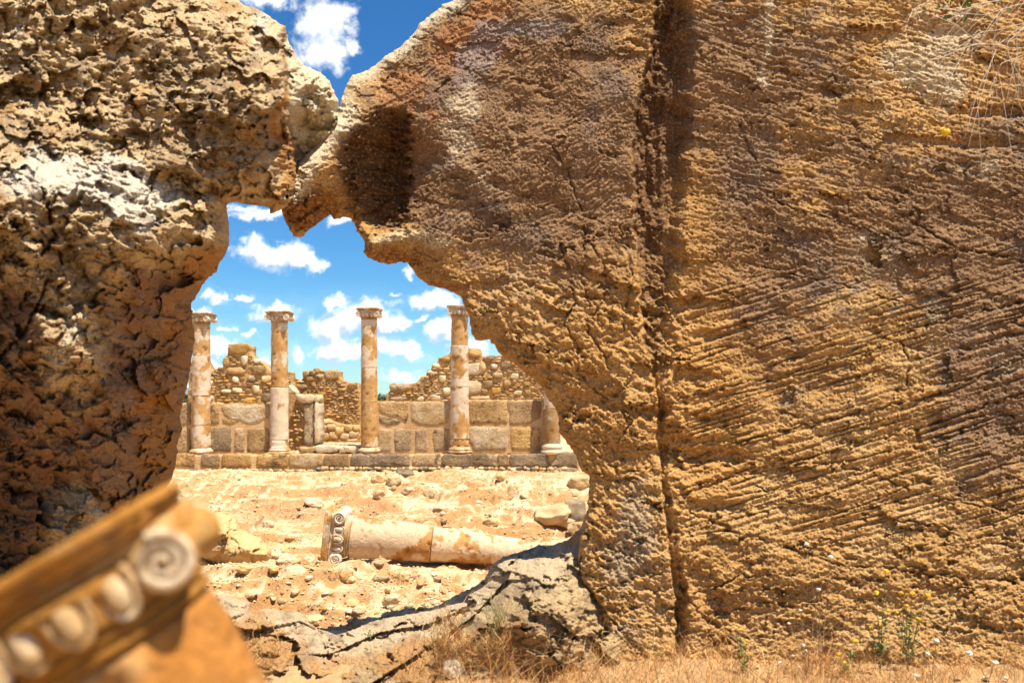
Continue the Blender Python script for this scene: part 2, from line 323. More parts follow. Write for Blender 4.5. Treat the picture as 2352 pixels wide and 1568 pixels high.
def relief(name, outer, rim, us, vs, depth_fn, col_fn, mat, parent=None, back=0.5, jamp=0.9, seed=0, ysc=1.0):
    """outer: points that close the outline away from the view; rim: traced free edge, rows (x, y, round_px, round_m)"""
    rj = []; rs = np.random.RandomState(seed+5)
    for a, b in zip(rim[:-1], rim[1:]):
        n = max(1, int(math.hypot(b[0]-a[0], b[1]-a[1])/2.5))
        for i in range(n):
            t = i/n; q = [a[k]+(b[k]-a[k])*t for k in range(4)]; q[0] += rs.normal()*jamp*0.55; q[1] += rs.normal()*jamp*0.55; rj.append(q)
    rj.append(list(rim[-1]))
    poly = [(q[0], q[1]) for q in rj]+list(outer)
    U, V = np.meshgrid(us, vs); M = inside(poly, us, vs)
    # any-inside cells are kept, outside corners are pulled onto the outline
    cell = M[:-1, :-1] | M[1:, :-1] | M[:-1, 1:] | M[1:, 1:]
    used = np.zeros_like(M); used[:-1, :-1] |= cell; used[1:, :-1] |= cell; used[:-1, 1:] |= cell; used[1:, 1:] |= cell
    outp = used & ~M
    clp = np.array(poly+[poly[0]])
    d, e = dist_poly(clp, U[outp], V[outp]); U = U.copy(); V = V.copy(); U[outp] = e[:, 0]; V[outp] = e[:, 1]
    # distance to the free edge: coarse everywhere, exact in a band along it
    coarse = rim
    cu = np.arange(us[0], us[-1]+4, 4.0); cv = np.arange(vs[0], vs[-1]+4, 4.0); A, B = np.meshgrid(cu, cv); q, x = dist_poly(coarse, A, B)
    q = np.where(inside([(r_[0], r_[1]) for r_ in rim]+list(outer), cu, cv), q, -q)
    def up(C):
        a = (us-us[0])/4; b = (vs-vs[0])/4; ai = np.clip(a.astype(int), 0, len(cu)-2); bi = np.clip(b.astype(int), 0, len(cv)-2); af = (a-ai)[None]; bf = (b-bi)[:, None]
        return (C[bi][:, ai]*(1-af)+C[bi][:, ai+1]*af)*(1-bf)+(C[bi+1][:, ai]*(1-af)+C[bi+1][:, ai+1]*af)*bf
    D = up(q); R = up(x[..., 2]); A_ = up(x[..., 3])
    band = used & (np.abs(D) < 12); df_, _ = dist_poly(rj, U[band], V[band]); w_ = ss(6, 12, np.abs(D[band])); D[band] = df_*(1-w_)+np.abs(D[band])*w_; D = np.maximum(D, 0)
    D = np.where(outp, 0, D)
    t = 1-np.clip(D/R, 0, 1); rnd = A_*(1-np.sqrt(np.clip(1-t*t, 0, 1)))
    Y, shade = depth_fn(U, V, us, vs, D); Y = (Y+rnd)*ysc
    C = col_fn(U, V, us, vs, D, shade)
    idx = -np.ones(M.shape, int); idx[used] = np.arange(used.sum())
    X = (U-CX)/FPX*Y; Z = EYE+(HZ-V)/FPX*Y
    VV = np.stack([X[used], Y[used], Z[used]], 1); CC = C[used]
    r, c = np.nonzero(cell); Fq = np.stack([idx[r, c], idx[r+1, c], idx[r+1, c+1], idx[r, c+1]], 1)
    # drop degenerate, then find border edges and run them back into the rock
    E = np.concatenate([Fq[:, [0, 1]], Fq[:, [1, 2]], Fq[:, [2, 3]], Fq[:, [3, 0]]]); n = len(VV)
    key = E.min(1)*n+E.max(1); uq, inv, cnt = np.unique(key, return_inverse=True, return_counts=True)
    bd = E[cnt[inv] == 1]; bv = np.unique(bd); mp = -np.ones(n, int); mp[bv] = np.arange(len(bv))+n
    gy, gx = np.gradient(up(q)); gl = np.hypot(gx, gy)+1e-6
    ux = (gx/gl)[used][bv]; uy = (gy/gl)[used][bv]; uu = U[used][bv]; vv = V[used][bv]; yy = Y[used][bv]
    rings = [VV]; cols = [CC]; faces = [Fq]; prev = np.arange(n)
    for j, (dy, off) in enumerate(((0.12, 2), (back*0.5, 7), (back, 16))):
        y2 = yy+dy; u2 = uu+ux*off; v2 = vv+uy*off
        rings.append(np.stack([(u2-CX)/FPX*y2, y2, EYE+(HZ-v2)/FPX*y2], 1)); cols.append(CC[bv])
        cur = -np.ones(n, int); cur[bv] = n+j*len(bv)+np.arange(len(bv))
        faces.append(np.stack([prev[bd[:, 1]], prev[bd[:, 0]], cur[bd[:, 0]], cur[bd[:, 1]]], 1)); prev = cur
    return mesh(name, np.concatenate(rings), np.concatenate(faces), mat, parent, np.concatenate(cols))
def axis(a, b, inner0, inner1, fine=1.0, coarse=12.0):
    l = list(np.arange(a, inner0, coarse)) if a < inner0 else []
    m = list(np.arange(inner0, inner1, fine)); r = list(np.arange(inner1, b+coarse, coarse)) if b > inner1 else []
    return np.array(l+m+r, float)
def blobs(U, V, L_, warp=10, seed=3):
    wx = U/K+warp*5*f2(U/40, V/40, 3, seed); wy = V/K+warp*5*f2(U/40, V/40, 3, seed+9); s = 0
    for (x, y, rx, ry, a) in L_: s = s+a*np.exp(-((wx-x)/rx)**2-((wy-y)/ry)**2)
    return s
def crack(U, V, pts, w=1.2, warp=3, seed=0):
    q = [(a*K, b*K) for a, b in pts]
    x0 = min(p[0] for p in q)-12; x1 = max(p[0] for p in q)+12; y0 = min(p[1] for p in q)-12; y1 = max(p[1] for p in q)+12
    m = (U > x0) & (U < x1) & (V > y0) & (V < y1); out = np.zeros(U.shape)
    uu = U[m]+warp*f2(U[m]/9, V[m]/9, 3, seed); vv = V[m]+warp*f2(U[m]/9, V[m]/9, 3, seed+5)
    d, _ = dist_poly(q, uu, vv); w = w*0.62; k = .15+.85*ss(-.25, .2, f2(U[m]/14, V[m]/14, 2, seed+9)); out[m] = k*np.exp(-(d/(w*(.6+.7*k)))**2); return out
def marks(U, V, ang, sp, ln, seed, warp=4.0):
    """chisel strokes: long narrow uneven ridges at an angle (deg, screen sense), sp px apart, ln px long"""
    u = U+warp*f2(U/35, V/35, 2, seed+1); v = V+warp*f2(U/35, V/35, 2, seed+2)
    a = np.radians(ang); s = u*np.cos(a)+v*np.sin(a); t = -u*np.sin(a)+v*np.cos(a)
    r = n2(s/ln, t/sp, seed)+0.5*n2(s/(ln*0.45), t/(sp*0.55), seed+4)
    return r
def px2s(L_, R=14, D=0.22):
    return [(p[0]/4, p[1]/4, (p[2] if len(p) > 2 else R), (p[3] if len(p) > 3 else D)) for p in L_]

OCHRE = (0.55, 0.305, 0.105); LIGHT = (0.66, 0.47, 0.26); BROWN = (0.20, 0.105, 0.05); GREY = (0.24, 0.185, 0.13); ORANGE = (0.56, 0.25, 0.055); WHITE = (0.78, 0.70, 0.57); RED = (0.34, 0.13, 0.05)

# ---- left rock
rimL = px2s([(-500,-130),(400,-120),(800,-60),(950,0),(978,20),(1010,26),(1062,52),(1114,90),(1141,105),(1153,165),(1184,226),(1219,261),(1280,287),(1323,331),(1350,392),(1355,420),(1352,449)], 24, 0.35) + \
       px2s([(1352,449),(1345,520),(1320,620),(1290,700),(1180,780),(1140,830),(1125,836)], 8, 0.10) + \
       px2s([(1125,836),(1099,852),(1081,853),(1076,829),(1038,822),(987,816),(940,806),(907,813)], 14, 0.30) + \
       px2s([(907,813),(910,843),(917,890),(917,927),(912,997),(898,1021),(875,1054),(865,1086),(828,1114),(805,1147),(796,1164),(767,1212),(769,1270),(774,1317),(779,1356),(772,1399),(765,1446),(755,1523),(743,1566),(729,1619),(719,1676),(731,1714),(710,1772),(705,1839),(688,1907),(663,1952),(652,1979),(640,2020),(600,2120),(570,2250),(545,2400),(540,2500),(530,2800)], 16, 0.35)
def depth_L(U, V, us, vs, D):
    pts = [(-300,0,4.3),(-300,700,3.6),(-300,1500,4.2),(0,-300,5.0),(400,-300,5.2),(0,0,4.6),(300,0,4.8),(520,0,5.1),(0,300,4.3),(300,200,4.55),(480,150,4.7),(600,150,4.72),(640,250,4.78),(610,60,5.0),(690,170,5.2),(760,230,5.45),
           (700,280,5.5),(735,330,5.6),(670,380,5.42),(655,300,5.2),(600,400,4.85),(630,440,5.1),(520,450,4.8),(400,350,4.5),(200,330,4.35),(130,330,4.2),(250,480,3.9),(100,450,3.75),(0,450,3.72),(400,470,4.35),(470,560,4.6),
           (150,560,3.78),(330,550,3.95),(350,600,4.25),(330,680,4.45),(280,700,4.3),(180,650,3.85),(60,600,3.75),(60,800,3.85),(0,700,3.95),(0,950,4.2),(150,780,3.85),(230,780,4.0),(170,860,4.0),(120,950,4.1),(220,950,4.35),(300,850,4.6),
           (300,1000,4.75),(100,1100,4.5),(220,1120,4.55),(170,1180,4.4),(60,1200,4.7),(260,1250,4.8),(150,1260,4.6),(390,880,5.1),(410,780,5.25),(430,700,5.2),(440,640,5.0),(470,600,4.85),(515,540,4.85),(380,1000,5.35),(360,1080,5.45),(330,1150,5.4),(0,1400,4.7),(300,1400,4.9),(200,1700,4.6)]
    Y = interp_grid(us, vs, lambda a, b: tps(pts, a/K, b/K), 8)
    low = ss(520, 760, V/K+0.15*U/K)                        # coarser, smoother lower half
    edge = ss(0, 14, D)
    xs = np.interp(V/K, [0,60,110,160,250,330,380,440], [620,652,642,655,650,668,672,672])+7*f2(U/7, V/9, 3, 40)
    fac = ss(-4, 14, U/K-xs)*(V/K < 470)*(U/K > 560); Y = Y+.30*fac*(1-ss(0, 130, U/K-xs)*.7)
    big = f2(U/62, V/50, 3, 1); Y = Y+0.17*big*(0.4+0.6*edge)
    # blocky facets
    d1, d2, cid = worley(U/46+0.7*f2(U/30, V/30, 2, 4), V/34+0.7*f2(U/30, V/30, 2, 5), 2)
    d1b, d2b, cidb = worley(U/17+0.8*f2(U/14, V/14, 2, 6), V/11+0.8*f2(U/14, V/14, 2, 7), 5)
    Y = Y+.10*facets(U/40+.5*f2(U/24, V/24, 2, 140), V/30+.5*f2(U/24, V/24, 2, 141), 3, 1.3)+.045*facets(U/15+.5*f2(U/10, V/10, 2, 142), V/11+.5*f2(U/10, V/10, 2, 143), 5, 1.3)
    med = f2(U/13, V/8.5, 4, 11, 0.6); rid = 1-np.abs(f2(U/22+0.3*med, V/13, 3, 15))*2.2
    Y = Y-0.034*med-0.018*rid*(1-0.4*low); sc = f2(U/9+.6*med, V/4.2, 3, 17, .6); Y = Y-0.012*ss(-.1, .25, sc)*(1-.3*low)
    lay = marks(U, V, 16, 3.6, 18, 21, 5); Y = Y-0.012*lay*(1-0.35*low)
    # small pits, larger caverns
    p1, _, c1 = worley(U/9+.5*f2(U/5, V/4, 2, 8), V/6.5+.5*f2(U/5, V/4, 2, 9), 9); pit = ss(0.36, 0.02, p1)*(c1 > 0.84); Y = Y+0.035*pit*(1-0.5*low)
    p2, _, c2 = worley(U/34+0.8*med, V/17+0.8*med, 12); cav = ss(0.42, 0.10, p2)*(c2 > 0.86); Y = Y+0.06*cav
    fine = f2(U/3.6, V/2.7, 3, 31, 0.65); Y = Y-0.0115*fine
    ck = 0
    for i, (pts_, w) in enumerate([([(75,545),(110,570),(128,540),(90,590)], 3), ([(300,390),(330,420),(350,440)], 2.2), ([(640,250),(655,330),(668,400)], 2.5), ([(100,440),(150,640),(90,720)], 2), ([(0,820),(60,760),(110,640)], 2.2),
                        ([(400,380),(430,430),(500,470)], 1.6), ([(60,150),(90,175)], 3), ([(430,260),(480,240),(500,180),(510,160)], 2), ([(340,1030),(300,1150),(280,1200)], 2.5), ([(210,230),(235,270),(230,300)], 2)]):
        ck = np.maximum(ck, crack(U, V, pts_, w, 4, i))
    Y = Y+0.07*ck
    # ochre inner cleft between the two rocks
    return Y, dict(med=med, fine=fine, low=low, pit=np.maximum(pit, cav), ck=ck, cid=cidb, big=big, fac=fac)
def col_L(U, V, us, vs, D, s):
    C = np.ones(U.shape+(3,))*np.array((0.70, 0.51, 0.28))
    C = mixc(C, LIGHT, ss(-0.2, 0.5, s['med']+0.4*f2(U/50, V/40, 3, 41))*0.7)
    n = f2(U/34, V/24, 5, 44, 0.62)
    br = ss(0.02, 0.30, n+0.12*s['fine']+0.35*blobs(U, V, [(480,330,160,90,1),(560,300,100,90,.8),(40,250,80,120,.8),(420,180,200,60,.5)]))
    C = mixc(C, (0.30, 0.205, 0.12), br*0.62)
    C = mixc(C, (0.50, 0.27, 0.10), ss(0.1, 0.4, f2(U/28, V/20, 4, 47))*0.6)
    # chalky patch on the shelf, white crest
    w = blobs(U, V, [(190,410,170,55,1.1),(280,470,110,60,.9),(60,390,70,40,.5),(700,200,60,90,.9),(620,70,50,40,.6),(20,60,60,70,.5),(110,350,60,40,.5),(150,820,70,200,.5),(330,440,60,50,.5)])
    C = mixc(C, WHITE, np.clip(ss(0.30, 0.75, w+0.35*n+0.15*s['fine']), 0, 1)*0.8)
    C = mixc(C, (0.76, 0.63, 0.41), s['fac']*np.clip(.95-.5*ss(.1, .4, n), 0, 1))
    C = mixc(C, (.42, .23, .07), s['fac']*(1-s['fac'])*3.2)
    # lower body: shade of the overhang painted dark brown, orange flakes
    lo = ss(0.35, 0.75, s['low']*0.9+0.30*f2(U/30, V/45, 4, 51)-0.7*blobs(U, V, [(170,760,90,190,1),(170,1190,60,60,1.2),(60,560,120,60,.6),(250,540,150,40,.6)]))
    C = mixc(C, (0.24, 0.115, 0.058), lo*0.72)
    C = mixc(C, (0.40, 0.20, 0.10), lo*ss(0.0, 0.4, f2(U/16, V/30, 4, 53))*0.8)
    og = blobs(U, V, [(280,1180,50,70,1.2),(350,950,70,160,.7),(420,760,50,120,.7),(480,620,60,50,.6),(380,1050,50,100,.7),(655,370,25,90,1.2),(640,250,20,50,.8),(480,580,70,40,.4)])
    C = mixc(C, ORANGE, np.clip(ss(0.25, 0.85, og+0.5*f2(U/12, V/22, 4, 57)), 0, 1)*0.7)
    fl = ss(0.30, 0.5, f2(U/9, V/12, 4, 61)); C = mixc(C, (0.55, 0.36, 0.22), fl*lo*0.6)
    C = mixc(C, (0.14, 0.07, 0.035), np.clip(s['pit'], 0, 1)*0.5); C = mixc(C, (0.10, 0.05, 0.03), np.clip(s['ck'], 0, 1)*0.6)
    return C*(1+0.16*s['fine'])[..., None]
RSC = 0.93      # how near the rock stands, against the first tracing
usL = axis(-420, 348, -6, 348); vsL = axis(-180, 760, -6, 600, 1.0)
left = relief('rock_outcrop', [(-420, 700), (-420, -32)], rimL, usL, vsL, depth_L, col_L, M_ROCK, seed=1, ysc=RSC)
tag(left, 'huge pitted buff rock on the left with a chalky shelf and shaded overhanging foot', 'rock')

# ---- right rock wall
hangL = [(1352,449),(1400,420)]
rimR = px2s([(1990,-75),(1900,-62),(1850,-35),(1815,0),(1770,20),(1715,66),(1680,95),(1640,150),(1595,190),(1540,225),(1500,260),(1465,283),(1440,290),(1410,300),(1385,345),(1365,400),(1352,449)], 9, 0.16) + \
       px2s([(1352,449),(1325,485),(1290,520),(1262,575),(1200,645),(1163,700),(1140,770),(1122,800),(1125,836)], 16, 0.20) + \
       px2s([(1125,836),(1130,853),(1141,885),(1160,918),(1174,944),(1207,947),(1230,927),(1268,895),(1319,855),(1338,876),(1371,870),(1394,869)], 20, 0.22) + \
       px2s([(1394,869),(1417,892),(1429,923),(1450,951),(1459,974),(1455,1007),(1473,1030),(1511,1047),(1558,1056),(1595,1050),(1628,1047),(1642,1061),(1660,1091),(1679,1114),(1717,1138),(1763,1150),(1824,1173),(1848,1194)], 9, 0.25) + \
       px2s([(1848,1194),(1852,1203),(1864,1236),(1878,1270),(1881,1308),(1885,1336),(1902,1360),(1921,1363),(1940,1357),(1957,1360),(1964,1370),(1981,1377),(1991,1406),(2022,1432),(2046,1442),(2079,1470),(2117,1504),(2160,1537),(2179,1576),(2208,1609),(2232,1657),(2237,1724),(2251,1748),(2285,1791),(2309,1839),(2327,1882),(2355,1899),(2357,1948),(2350,2004),(2354,2045),(2335,2096),(2320,2160),(2310,2240),(2330,2330),(2400,2430),(2440,2560),(2450,2740),(2450,2860)], 7, 0.14)
GRV = [(-200,1546,44,.28),(0,1546,40,.28),(100,1545,48,.30),(200,1530,56,.31),(300,1520,60,.31),(400,1514,58,.30),(500,1514,54,.26),(600,1512,48,.21),(700,1510,38,.15),(780,1508,30,.11),(830,1510,18,.07),(900,1518,9,.07),(1000,1520,9,.08),(1100,1528,9,.08),(1200,1540,11,.08),(1300,1556,14,.10),(1400,1566,14,.12),(1520,1570,14,.12),(1800,1570,12,.1)]
def groove(V):
    y = V/K; a = np.array(GRV, float); return [np.interp(y, a[:, 0], a[:, k]) for k in (1, 2, 3)]
def depth_R(U, V, us, vs, D):
    pts = [(940,50,.08),(1000,20,.05),(860,180,.12),(800,225,.16),(790,258,.10),(850,262,-.06),(920,268,-.04),(775,290,-.08),(735,350,-.10),(700,400,-.12),(660,452,-.10),(740,300,.06),
           (850,340,.12),(900,330,.14),(905,430,.22),(925,380,.22),(810,430,.10),(860,500,.26),(800,360,.04),(700,500,.10),(690,535,.2),(740,485,.16),(775,478,.2),(840,550,.02),(900,540,-.04),(1000,550,-.03),(900,590,.12),(955,595,.12),
           (1000,640,.06),(1080,700,.05),(1050,500,0),(1000,400,-.03),(980,300,-.03),(1100,200,0),(1400,200,-.03),(1400,600,-.05),(1200,500,0),(1430,350,-.04),(1440,700,-.06),(1300,800,.0),(1600,300,.05),(1600,700,.03),(1600,1100,.04),(1800,300,0),(2200,300,0),
           (1800,800,0),(2200,800,0),(1400,1000,-.04),(1200,800,.0),(1250,900,.05),(1330,1050,.05),(1450,1200,-.05),(1700,1200,0),(2200,1300,-.05),(2352,0,0),(1600,1500,.0),(1400,1300,-.05),(1420,1500,-.1),(2200,1550,-.1),(2352,1500,-.1),(1900,1500,-.05),(1700,-300,0),(2700,600,-.05),(1300,-300,.1)]
    o = interp_grid(us, vs, lambda a, b: tps(pts, a/K, b/K), 8)
    x = U/K; y = V/K
    Y = 5.17+0.0010*(600-V)-0.00025*(U-600)+o
    # sharp wall edge beside the dark hollow at the top left
    ed = ss(930, 943, x+34*f2(U/9, V/6, 3, 70)); m = ss(240, 275, y)*ss(560, 500, y); Y = Y+0.09*(1-ed)*m*ss(760, 900, x)
    hm = ss(770, 800, x)*(1-ed)*m; Y = Y-hm*(.018+.035*ss(840, 930, x))*marks(U, V, 8, 3.0, 9, 68, 3)-hm*.014*marks(U, V, -50, 2.6, 12, 69, 3)+hm*.05*facets(U/22+.5*f2(U/9, V/9, 3, 70), V/18, 9, 1.2)
    ns_ = ss(70, 30, np.hypot(x-705, (y-490)*1.1)); n1, n2_, nc = worley(U/9+.5*f2(U/9, V/9, 2, 66), V/9+.5*f2(U/9, V/9, 2, 67), 4); Y = Y+ns_*(.16*(nc-.5)*ss(0, .15, n2_-n1)+.06*f2(U/7, V/6, 3, 65))
    gx, gw, gd = groove(V)
    wob = 14*f2(U/60, V/26, 3, 71)+5*f2(U/12, V/8, 3, 72)
    q = (x+wob-gx)/gw
    pr = ss(-1.08, -0.93, q)*(1-ss(0.35, 1.25, q)); bottomup = 0.65+0.35*ss(-0.2, 0.6, -q)
    Y = Y+gd*pr*bottomup*(1+0.25*f2(U/10, V/22, 3, 73))
    Y = Y-0.02*np.exp(-((q+1.2)/0.5)**2)*(y < 850)
    # regions of tool marks
    A = ss(1600, 1560, x)                                           # left of the groove
    lowA = ss(520, 760, y+0.25*(x-1100)); Z1 = (1-A)*ss(560, 760, y+0.12*(x-1560)); Z2 = (1-A)*ss(1180, 1300, y)
    st = .65*f2(U/2.7, V/2.2, 2, 75, 0.7)+.5*f2(U/5.2, V/4.2, 2, 93)                                # stipple
    mA = marks(U, V, -38+18*ss(-.2, .2, f2(U/60, V/60, 2, 92)), 2.3, 12, 76, 1.5); mB = marks(U, V, 47, 4.2, 13, 77, 9); mB2 = marks(U, V, 28, 7.5, 16, 78, 9)
    mC = marks(U, V, -17, 3.8, 70, 79, 2); mC2 = marks(U, V, -15, 11, 150, 80, 2.5); mD = marks(U, V, 14, 3.2, 26, 81, 6); mE = marks(U, V, 17, 6.5, 34, 82, 8); mF = marks(U, V, -24, 4, 30, 83, 5); mC3 = marks(U, V, -16.5, 10, 260, 84, 1.5)
    rg = 1-np.abs(mC2)*1.7
    Y = Y-0.013*st*(1+0.3*lowA)-0.005*f2(U/6.5, V/5, 3, 74, .6)*(1+lowA*A)
    amp = f2(U/45, V/45, 3, 85)
    Y = Y-A*(1-lowA)*0.010*mA*(1+amp)-A*lowA*(0.013*mB+0.012*mB2)*(1+0.8*amp)
    Y = Y-(1-A)*(1-Z1)*(0.009*mD+0.006*mA*(1+amp))-Z1*(1-Z2)*(0.009*mC*(1+amp)+0.011*rg*ss(-.2,.3,amp+.1)+0.004*mD-0.030*np.exp(-(mC3/.09)**2)*ss(-.35,.15,amp))-Z2*(0.010*mE*(1+.8*amp)+0.007*mF)
    med = f2(U/15, V/11, 4, 86, 0.6); Y = Y-0.009*med*(1+1.2*lowA*A)+.022*facets(U/55+.6*med, V/30+.4*med, 7, 1.2)*(1+A*lowA)
    big = f2(U/80, V/60, 3, 87); Y = Y-0.05*big
    # pits
    dens = 0.93-0.10*lowA*A-.08*ss(0, .4, f2(U/50, V/40, 2, 88)); p1, _, c1 = worley(U/7.5+.7*st, V/6.0+.5*st, 21); pit = ss(0.34, 0.02, p1)*(c1 > dens); Y = Y+0.022*pit
    p2, _, c2 = worley(U/22+0.9*med, V/9+0.9*med, 23); cav = ss(0.42, 0.05, p2)*(c2 > 0.93-0.14*Z2-0.14*A*lowA-.05*Z1); Y = Y+0.032*cav
    # hollows: (x, y, rx, ry, depth) beside the slit
    hol = [(1640,1045,75,20,.07),(1560,1045,40,50,.06),(1625,1010,60,12,.03),(1500,945,45,14,.06),(1530,1010,30,40,.05),(1620,770,40,14,.03),(1600,860,45,18,.04),(1580,690,30,14,.04),(1560,600,16,20,.05),(1640,1160,60,16,.04),(1560,1420,22,70,.06),(1600,1330,40,30,.07),(1630,1370,30,25,.05),
           (1915,210,40,16,.05),(2180,70,60,22,.03),(2300,260,90,10,.05),(2250,330,80,12,.04),(1380,870,40,14,.03),(1330,960,26,16,.04),(1300,1030,30,14,.04),(1410,1045,30,14,.03),(1190,320,12,35,.03),(1130,655,30,14,.03),(1180,250,18,14,.02),(2190,1290,14,6,.04),(2105,1005,10,20,.04),(1210,660,24,9,.03),(1480,720,40,14,.05),(1450,450,14,24,.04),(1270,1000,60,14,.03)]
    hh = 0
    wx = x+16*f2(U/10, V/8, 3, 90); wy = y+12*f2(U/10, V/8, 3, 91)
    for (a, b, rx, ry, dd) in hol:
        r2 = ((wx-a)/rx)**2+((wy-b)/ry)**2; hh = hh+dd*np.exp(-r2**2)
    Y = Y+hh
    cks = [([(1270,335),(1300,390),(1330,470),(1345,540),(1385,600),(1400,660),(1370,720)], 1.3), ([(1345,520),(1335,640),(1355,700),(1350,760),(1380,800),(1400,850)], 1.6), ([(1290,560),(1310,640),(1320,700),(1295,740),(1330,800),(1325,850),(1370,900),(1420,930)], 1.5),
           ([(1575,1170),(1680,1215),(1760,1240),(1840,1265),(1940,1300),(2010,1300),(2080,1310),(2180,1325),(2352,1330),(2500,1335)], 1.5), ([(1560,915),(1700,880),(1860,840),(2050,770),(2200,730),(2352,690),(2500,650)], 1.5), ([(1560,1060),(1750,1000),(1950,950),(2150,905),(2352,820)], 1.2),
           ([(1560,1140),(1700,1085),(1900,1040),(2100,985),(2352,900)], 1.4), ([(1600,1120),(1850,1060),(1990,1080),(2100,1130),(2352,1180)], 1.2), ([(1560,1370),(1640,1350),(1700,1320),(1800,1320),(2000,1330)], 1.2), ([(1400,940),(1480,925),(1540,920)], 1.6), ([(1340,1090),(1500,1080)], 1.0),
           ([(1700,290),(1740,380),(1790,400)], 1.3), ([(1740,450),(1900,500),(2100,560),(2352,590)], 1.0), ([(1980,440),(2200,570),(2352,600)], 1.6), ([(2100,240),(2230,245),(2352,245)], 2.4), ([(2060,770),(2090,830),(2080,900)], 1.2), ([(1640,1050),(1800,1150),(1990,1180),(2352,1240)], .9),
           ([(1020,20),(1100,45),(1120,30)], 2), ([(1000,210),(1060,160),(1130,120)], 1.6), ([(1560,1340),(1600,1400),(1690,1470),(1730,1500)], 2.6), ([(800,430),(825,370),(840,350)], 1.6), ([(1350,1020),(1420,1010),(1450,970)], 1.3), ([(960,620),(1000,650)], 1.2),
           ([(1345,1240),(1330,1290),(1360,1360),(1440,1330),(1530,1310)], 1.6), ([(1350,1350),(1400,1420),(1480,1500),(1520,1568)], 1.4), ([(1250,380),(1290,330)], 1), ([(1440,520),(1450,640),(1430,760)], 1.1), ([(1700,600),(1960,660),(2150,720)], .8)]
    ck = 0
    for i, (p_, w) in enumerate(cks): ck = np.maximum(ck, crack(U, V, p_, w, 4, i+20))
    Y = Y+0.035*ck
    return Y, dict(st=st, med=med, A=A, lowA=lowA, Z1=Z1, Z2=Z2, pit=np.maximum(pit, cav), ck=ck, q=q, pr=pr, hh=hh, amp=amp)
def col_R(U, V, us, vs, D, s):
    x = U/K; y = V/K
    C = np.ones(U.shape+(3,))*np.array(OCHRE)
    n = f2(U/30, V/22, 5, 101, 0.6); n_b = f2(U/70, V/70, 4, 103, 0.55)
    C = mixc(C, (0.68, 0.43, 0.18), ss(-0.15, 0.35, n_b)*0.7)
    # dark patina of the upper wall
    pat = blobs(U, V, [(1100,200,230,260,.75),(1330,250,260,260,.75),(1050,420,140,160,.7),(1250,450,230,160,.45),(1700,400,110,330,1.05),(1680,150,130,150,.6),(1880,120,150,120,.5),(1760,650,140,160,.6),(2280,700,130,200,1.1),(2200,480,200,130,.6),(2300,330,120,110,.6),(2050,580,260,120,.65),(1950,330,90,120,.55),(1350,600,200,120,.3),(1850,880,120,70,.35),(2300,950,150,120,.7),(2250,1100,130,120,.35),(1020,330,90,120,.5),(2100,420,90,90,.3)], 12, 60)
    pm = ss(0.12, 0.75, pat+0.75*n+0.30*s['st'])
    pm = pm*(1-.45*ss(.05, .5, -s['st'])); C = mixc(C, (0.215, 0.125, 0.08), pm*0.78)
    C = mixc(C, (0.16, 0.115, 0.10), pm*ss(0.0, 0.4, n_b)*0.6)
    # warm orange lower middle
    og = blobs(U, V, [(1620,850,120,260,.8),(1620,1060,110,120,.9),(1350,850,200,220,.4),(1590,520,80,200,.7),(1640,1400,90,110,.7),(1360,960,100,150,.4)], 8, 63)
    C = mixc(C, (0.58, 0.30, 0.085), np.clip(og, 0, 1)*0.75)
    # bleached runs
    li = blobs(U, V, [(1060,300,34,80,1),(1095,230,30,40,.8),(2160,110,70,110,.75),(2190,210,50,70,.6),(2230,50,70,50,.5),(2090,170,60,60,.4),(1750,100,14,130,.9),(1740,30,30,40,.5),(2060,130,60,90,.5),(2010,560,60,50,.6),(1160,640,80,60,.4),(2100,700,140,80,.4),(1440,170,20,200,.2),(1100,430,40,50,.5),(2250,380,80,60,.5),(1950,620,50,30,.4),(2290,830,60,60,.4)], 9, 66)
    C = mixc(C, (0.70, 0.57, 0.38), np.clip(ss(0.25, 0.95, li+0.8*n+0.3*s['st']), 0, 1)*0.75)
    # crest: pale and rusty
    C = mixc(C, (0.80, 0.68, 0.48), ss(16, 3, D)*(y < 300)*0.75)
    rd = blobs(U, V, [(1100,60,70,60,1.2),(1060,130,60,60,.8),(900,220,70,60,.8),(1010,260,60,40,.5),(950,180,50,50,.6),(1640,1400,70,60,.6),(1130,30,60,40,.8)], 10, 69)
    C = mixc(C, (0.42, 0.18, 0.07), np.clip(ss(0.3, 0.9, rd+0.6*f2(U/10, V/12, 4, 105)), 0, 1)*0.75)
    C = mixc(C, (0.30, 0.27, 0.27), np.clip(ss(0.45, 0.9, blobs(U, V, [(1110,110,40,60,1.1),(1060,170,30,60,.8),(1190,70,80,50,.8),(1300,60,100,50,.5)], 8, 72)+0.4*n), 0, 1)*0.6)
    # hollow by the notch: dark brown; hanging nose orange-brown; sunlit ledge strips painted pale
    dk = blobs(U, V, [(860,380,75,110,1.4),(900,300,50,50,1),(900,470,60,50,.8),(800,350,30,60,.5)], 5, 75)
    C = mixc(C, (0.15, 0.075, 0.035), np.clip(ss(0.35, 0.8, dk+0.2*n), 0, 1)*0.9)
    ns = blobs(U, V, [(700,490,60,50,1.2),(740,470,40,40,.8),(900,585,70,20,1.2),(1020,655,60,18,.8),(950,600,40,16,.6)], 4, 78)
    C = mixc(C, (0.36, 0.15, 0.05), np.clip(ss(0.4, 0.8, ns+0.25*n), 0, 1)*0.85)
    C = mixc(C, (.16, .07, .03), np.clip(ns, 0, 1)*ss(.0, .3, f2(U/6, V/6, 3, 111))*.7)
    sp, _ = dist_poly([(790*K,262*K),(742*K,318*K),(700*K,375*K),(668*K,430*K)], U+3*n*3, V)
    C = mixc(C, (0.80, 0.69, 0.50), ss(22, 8, sp)*0.85)
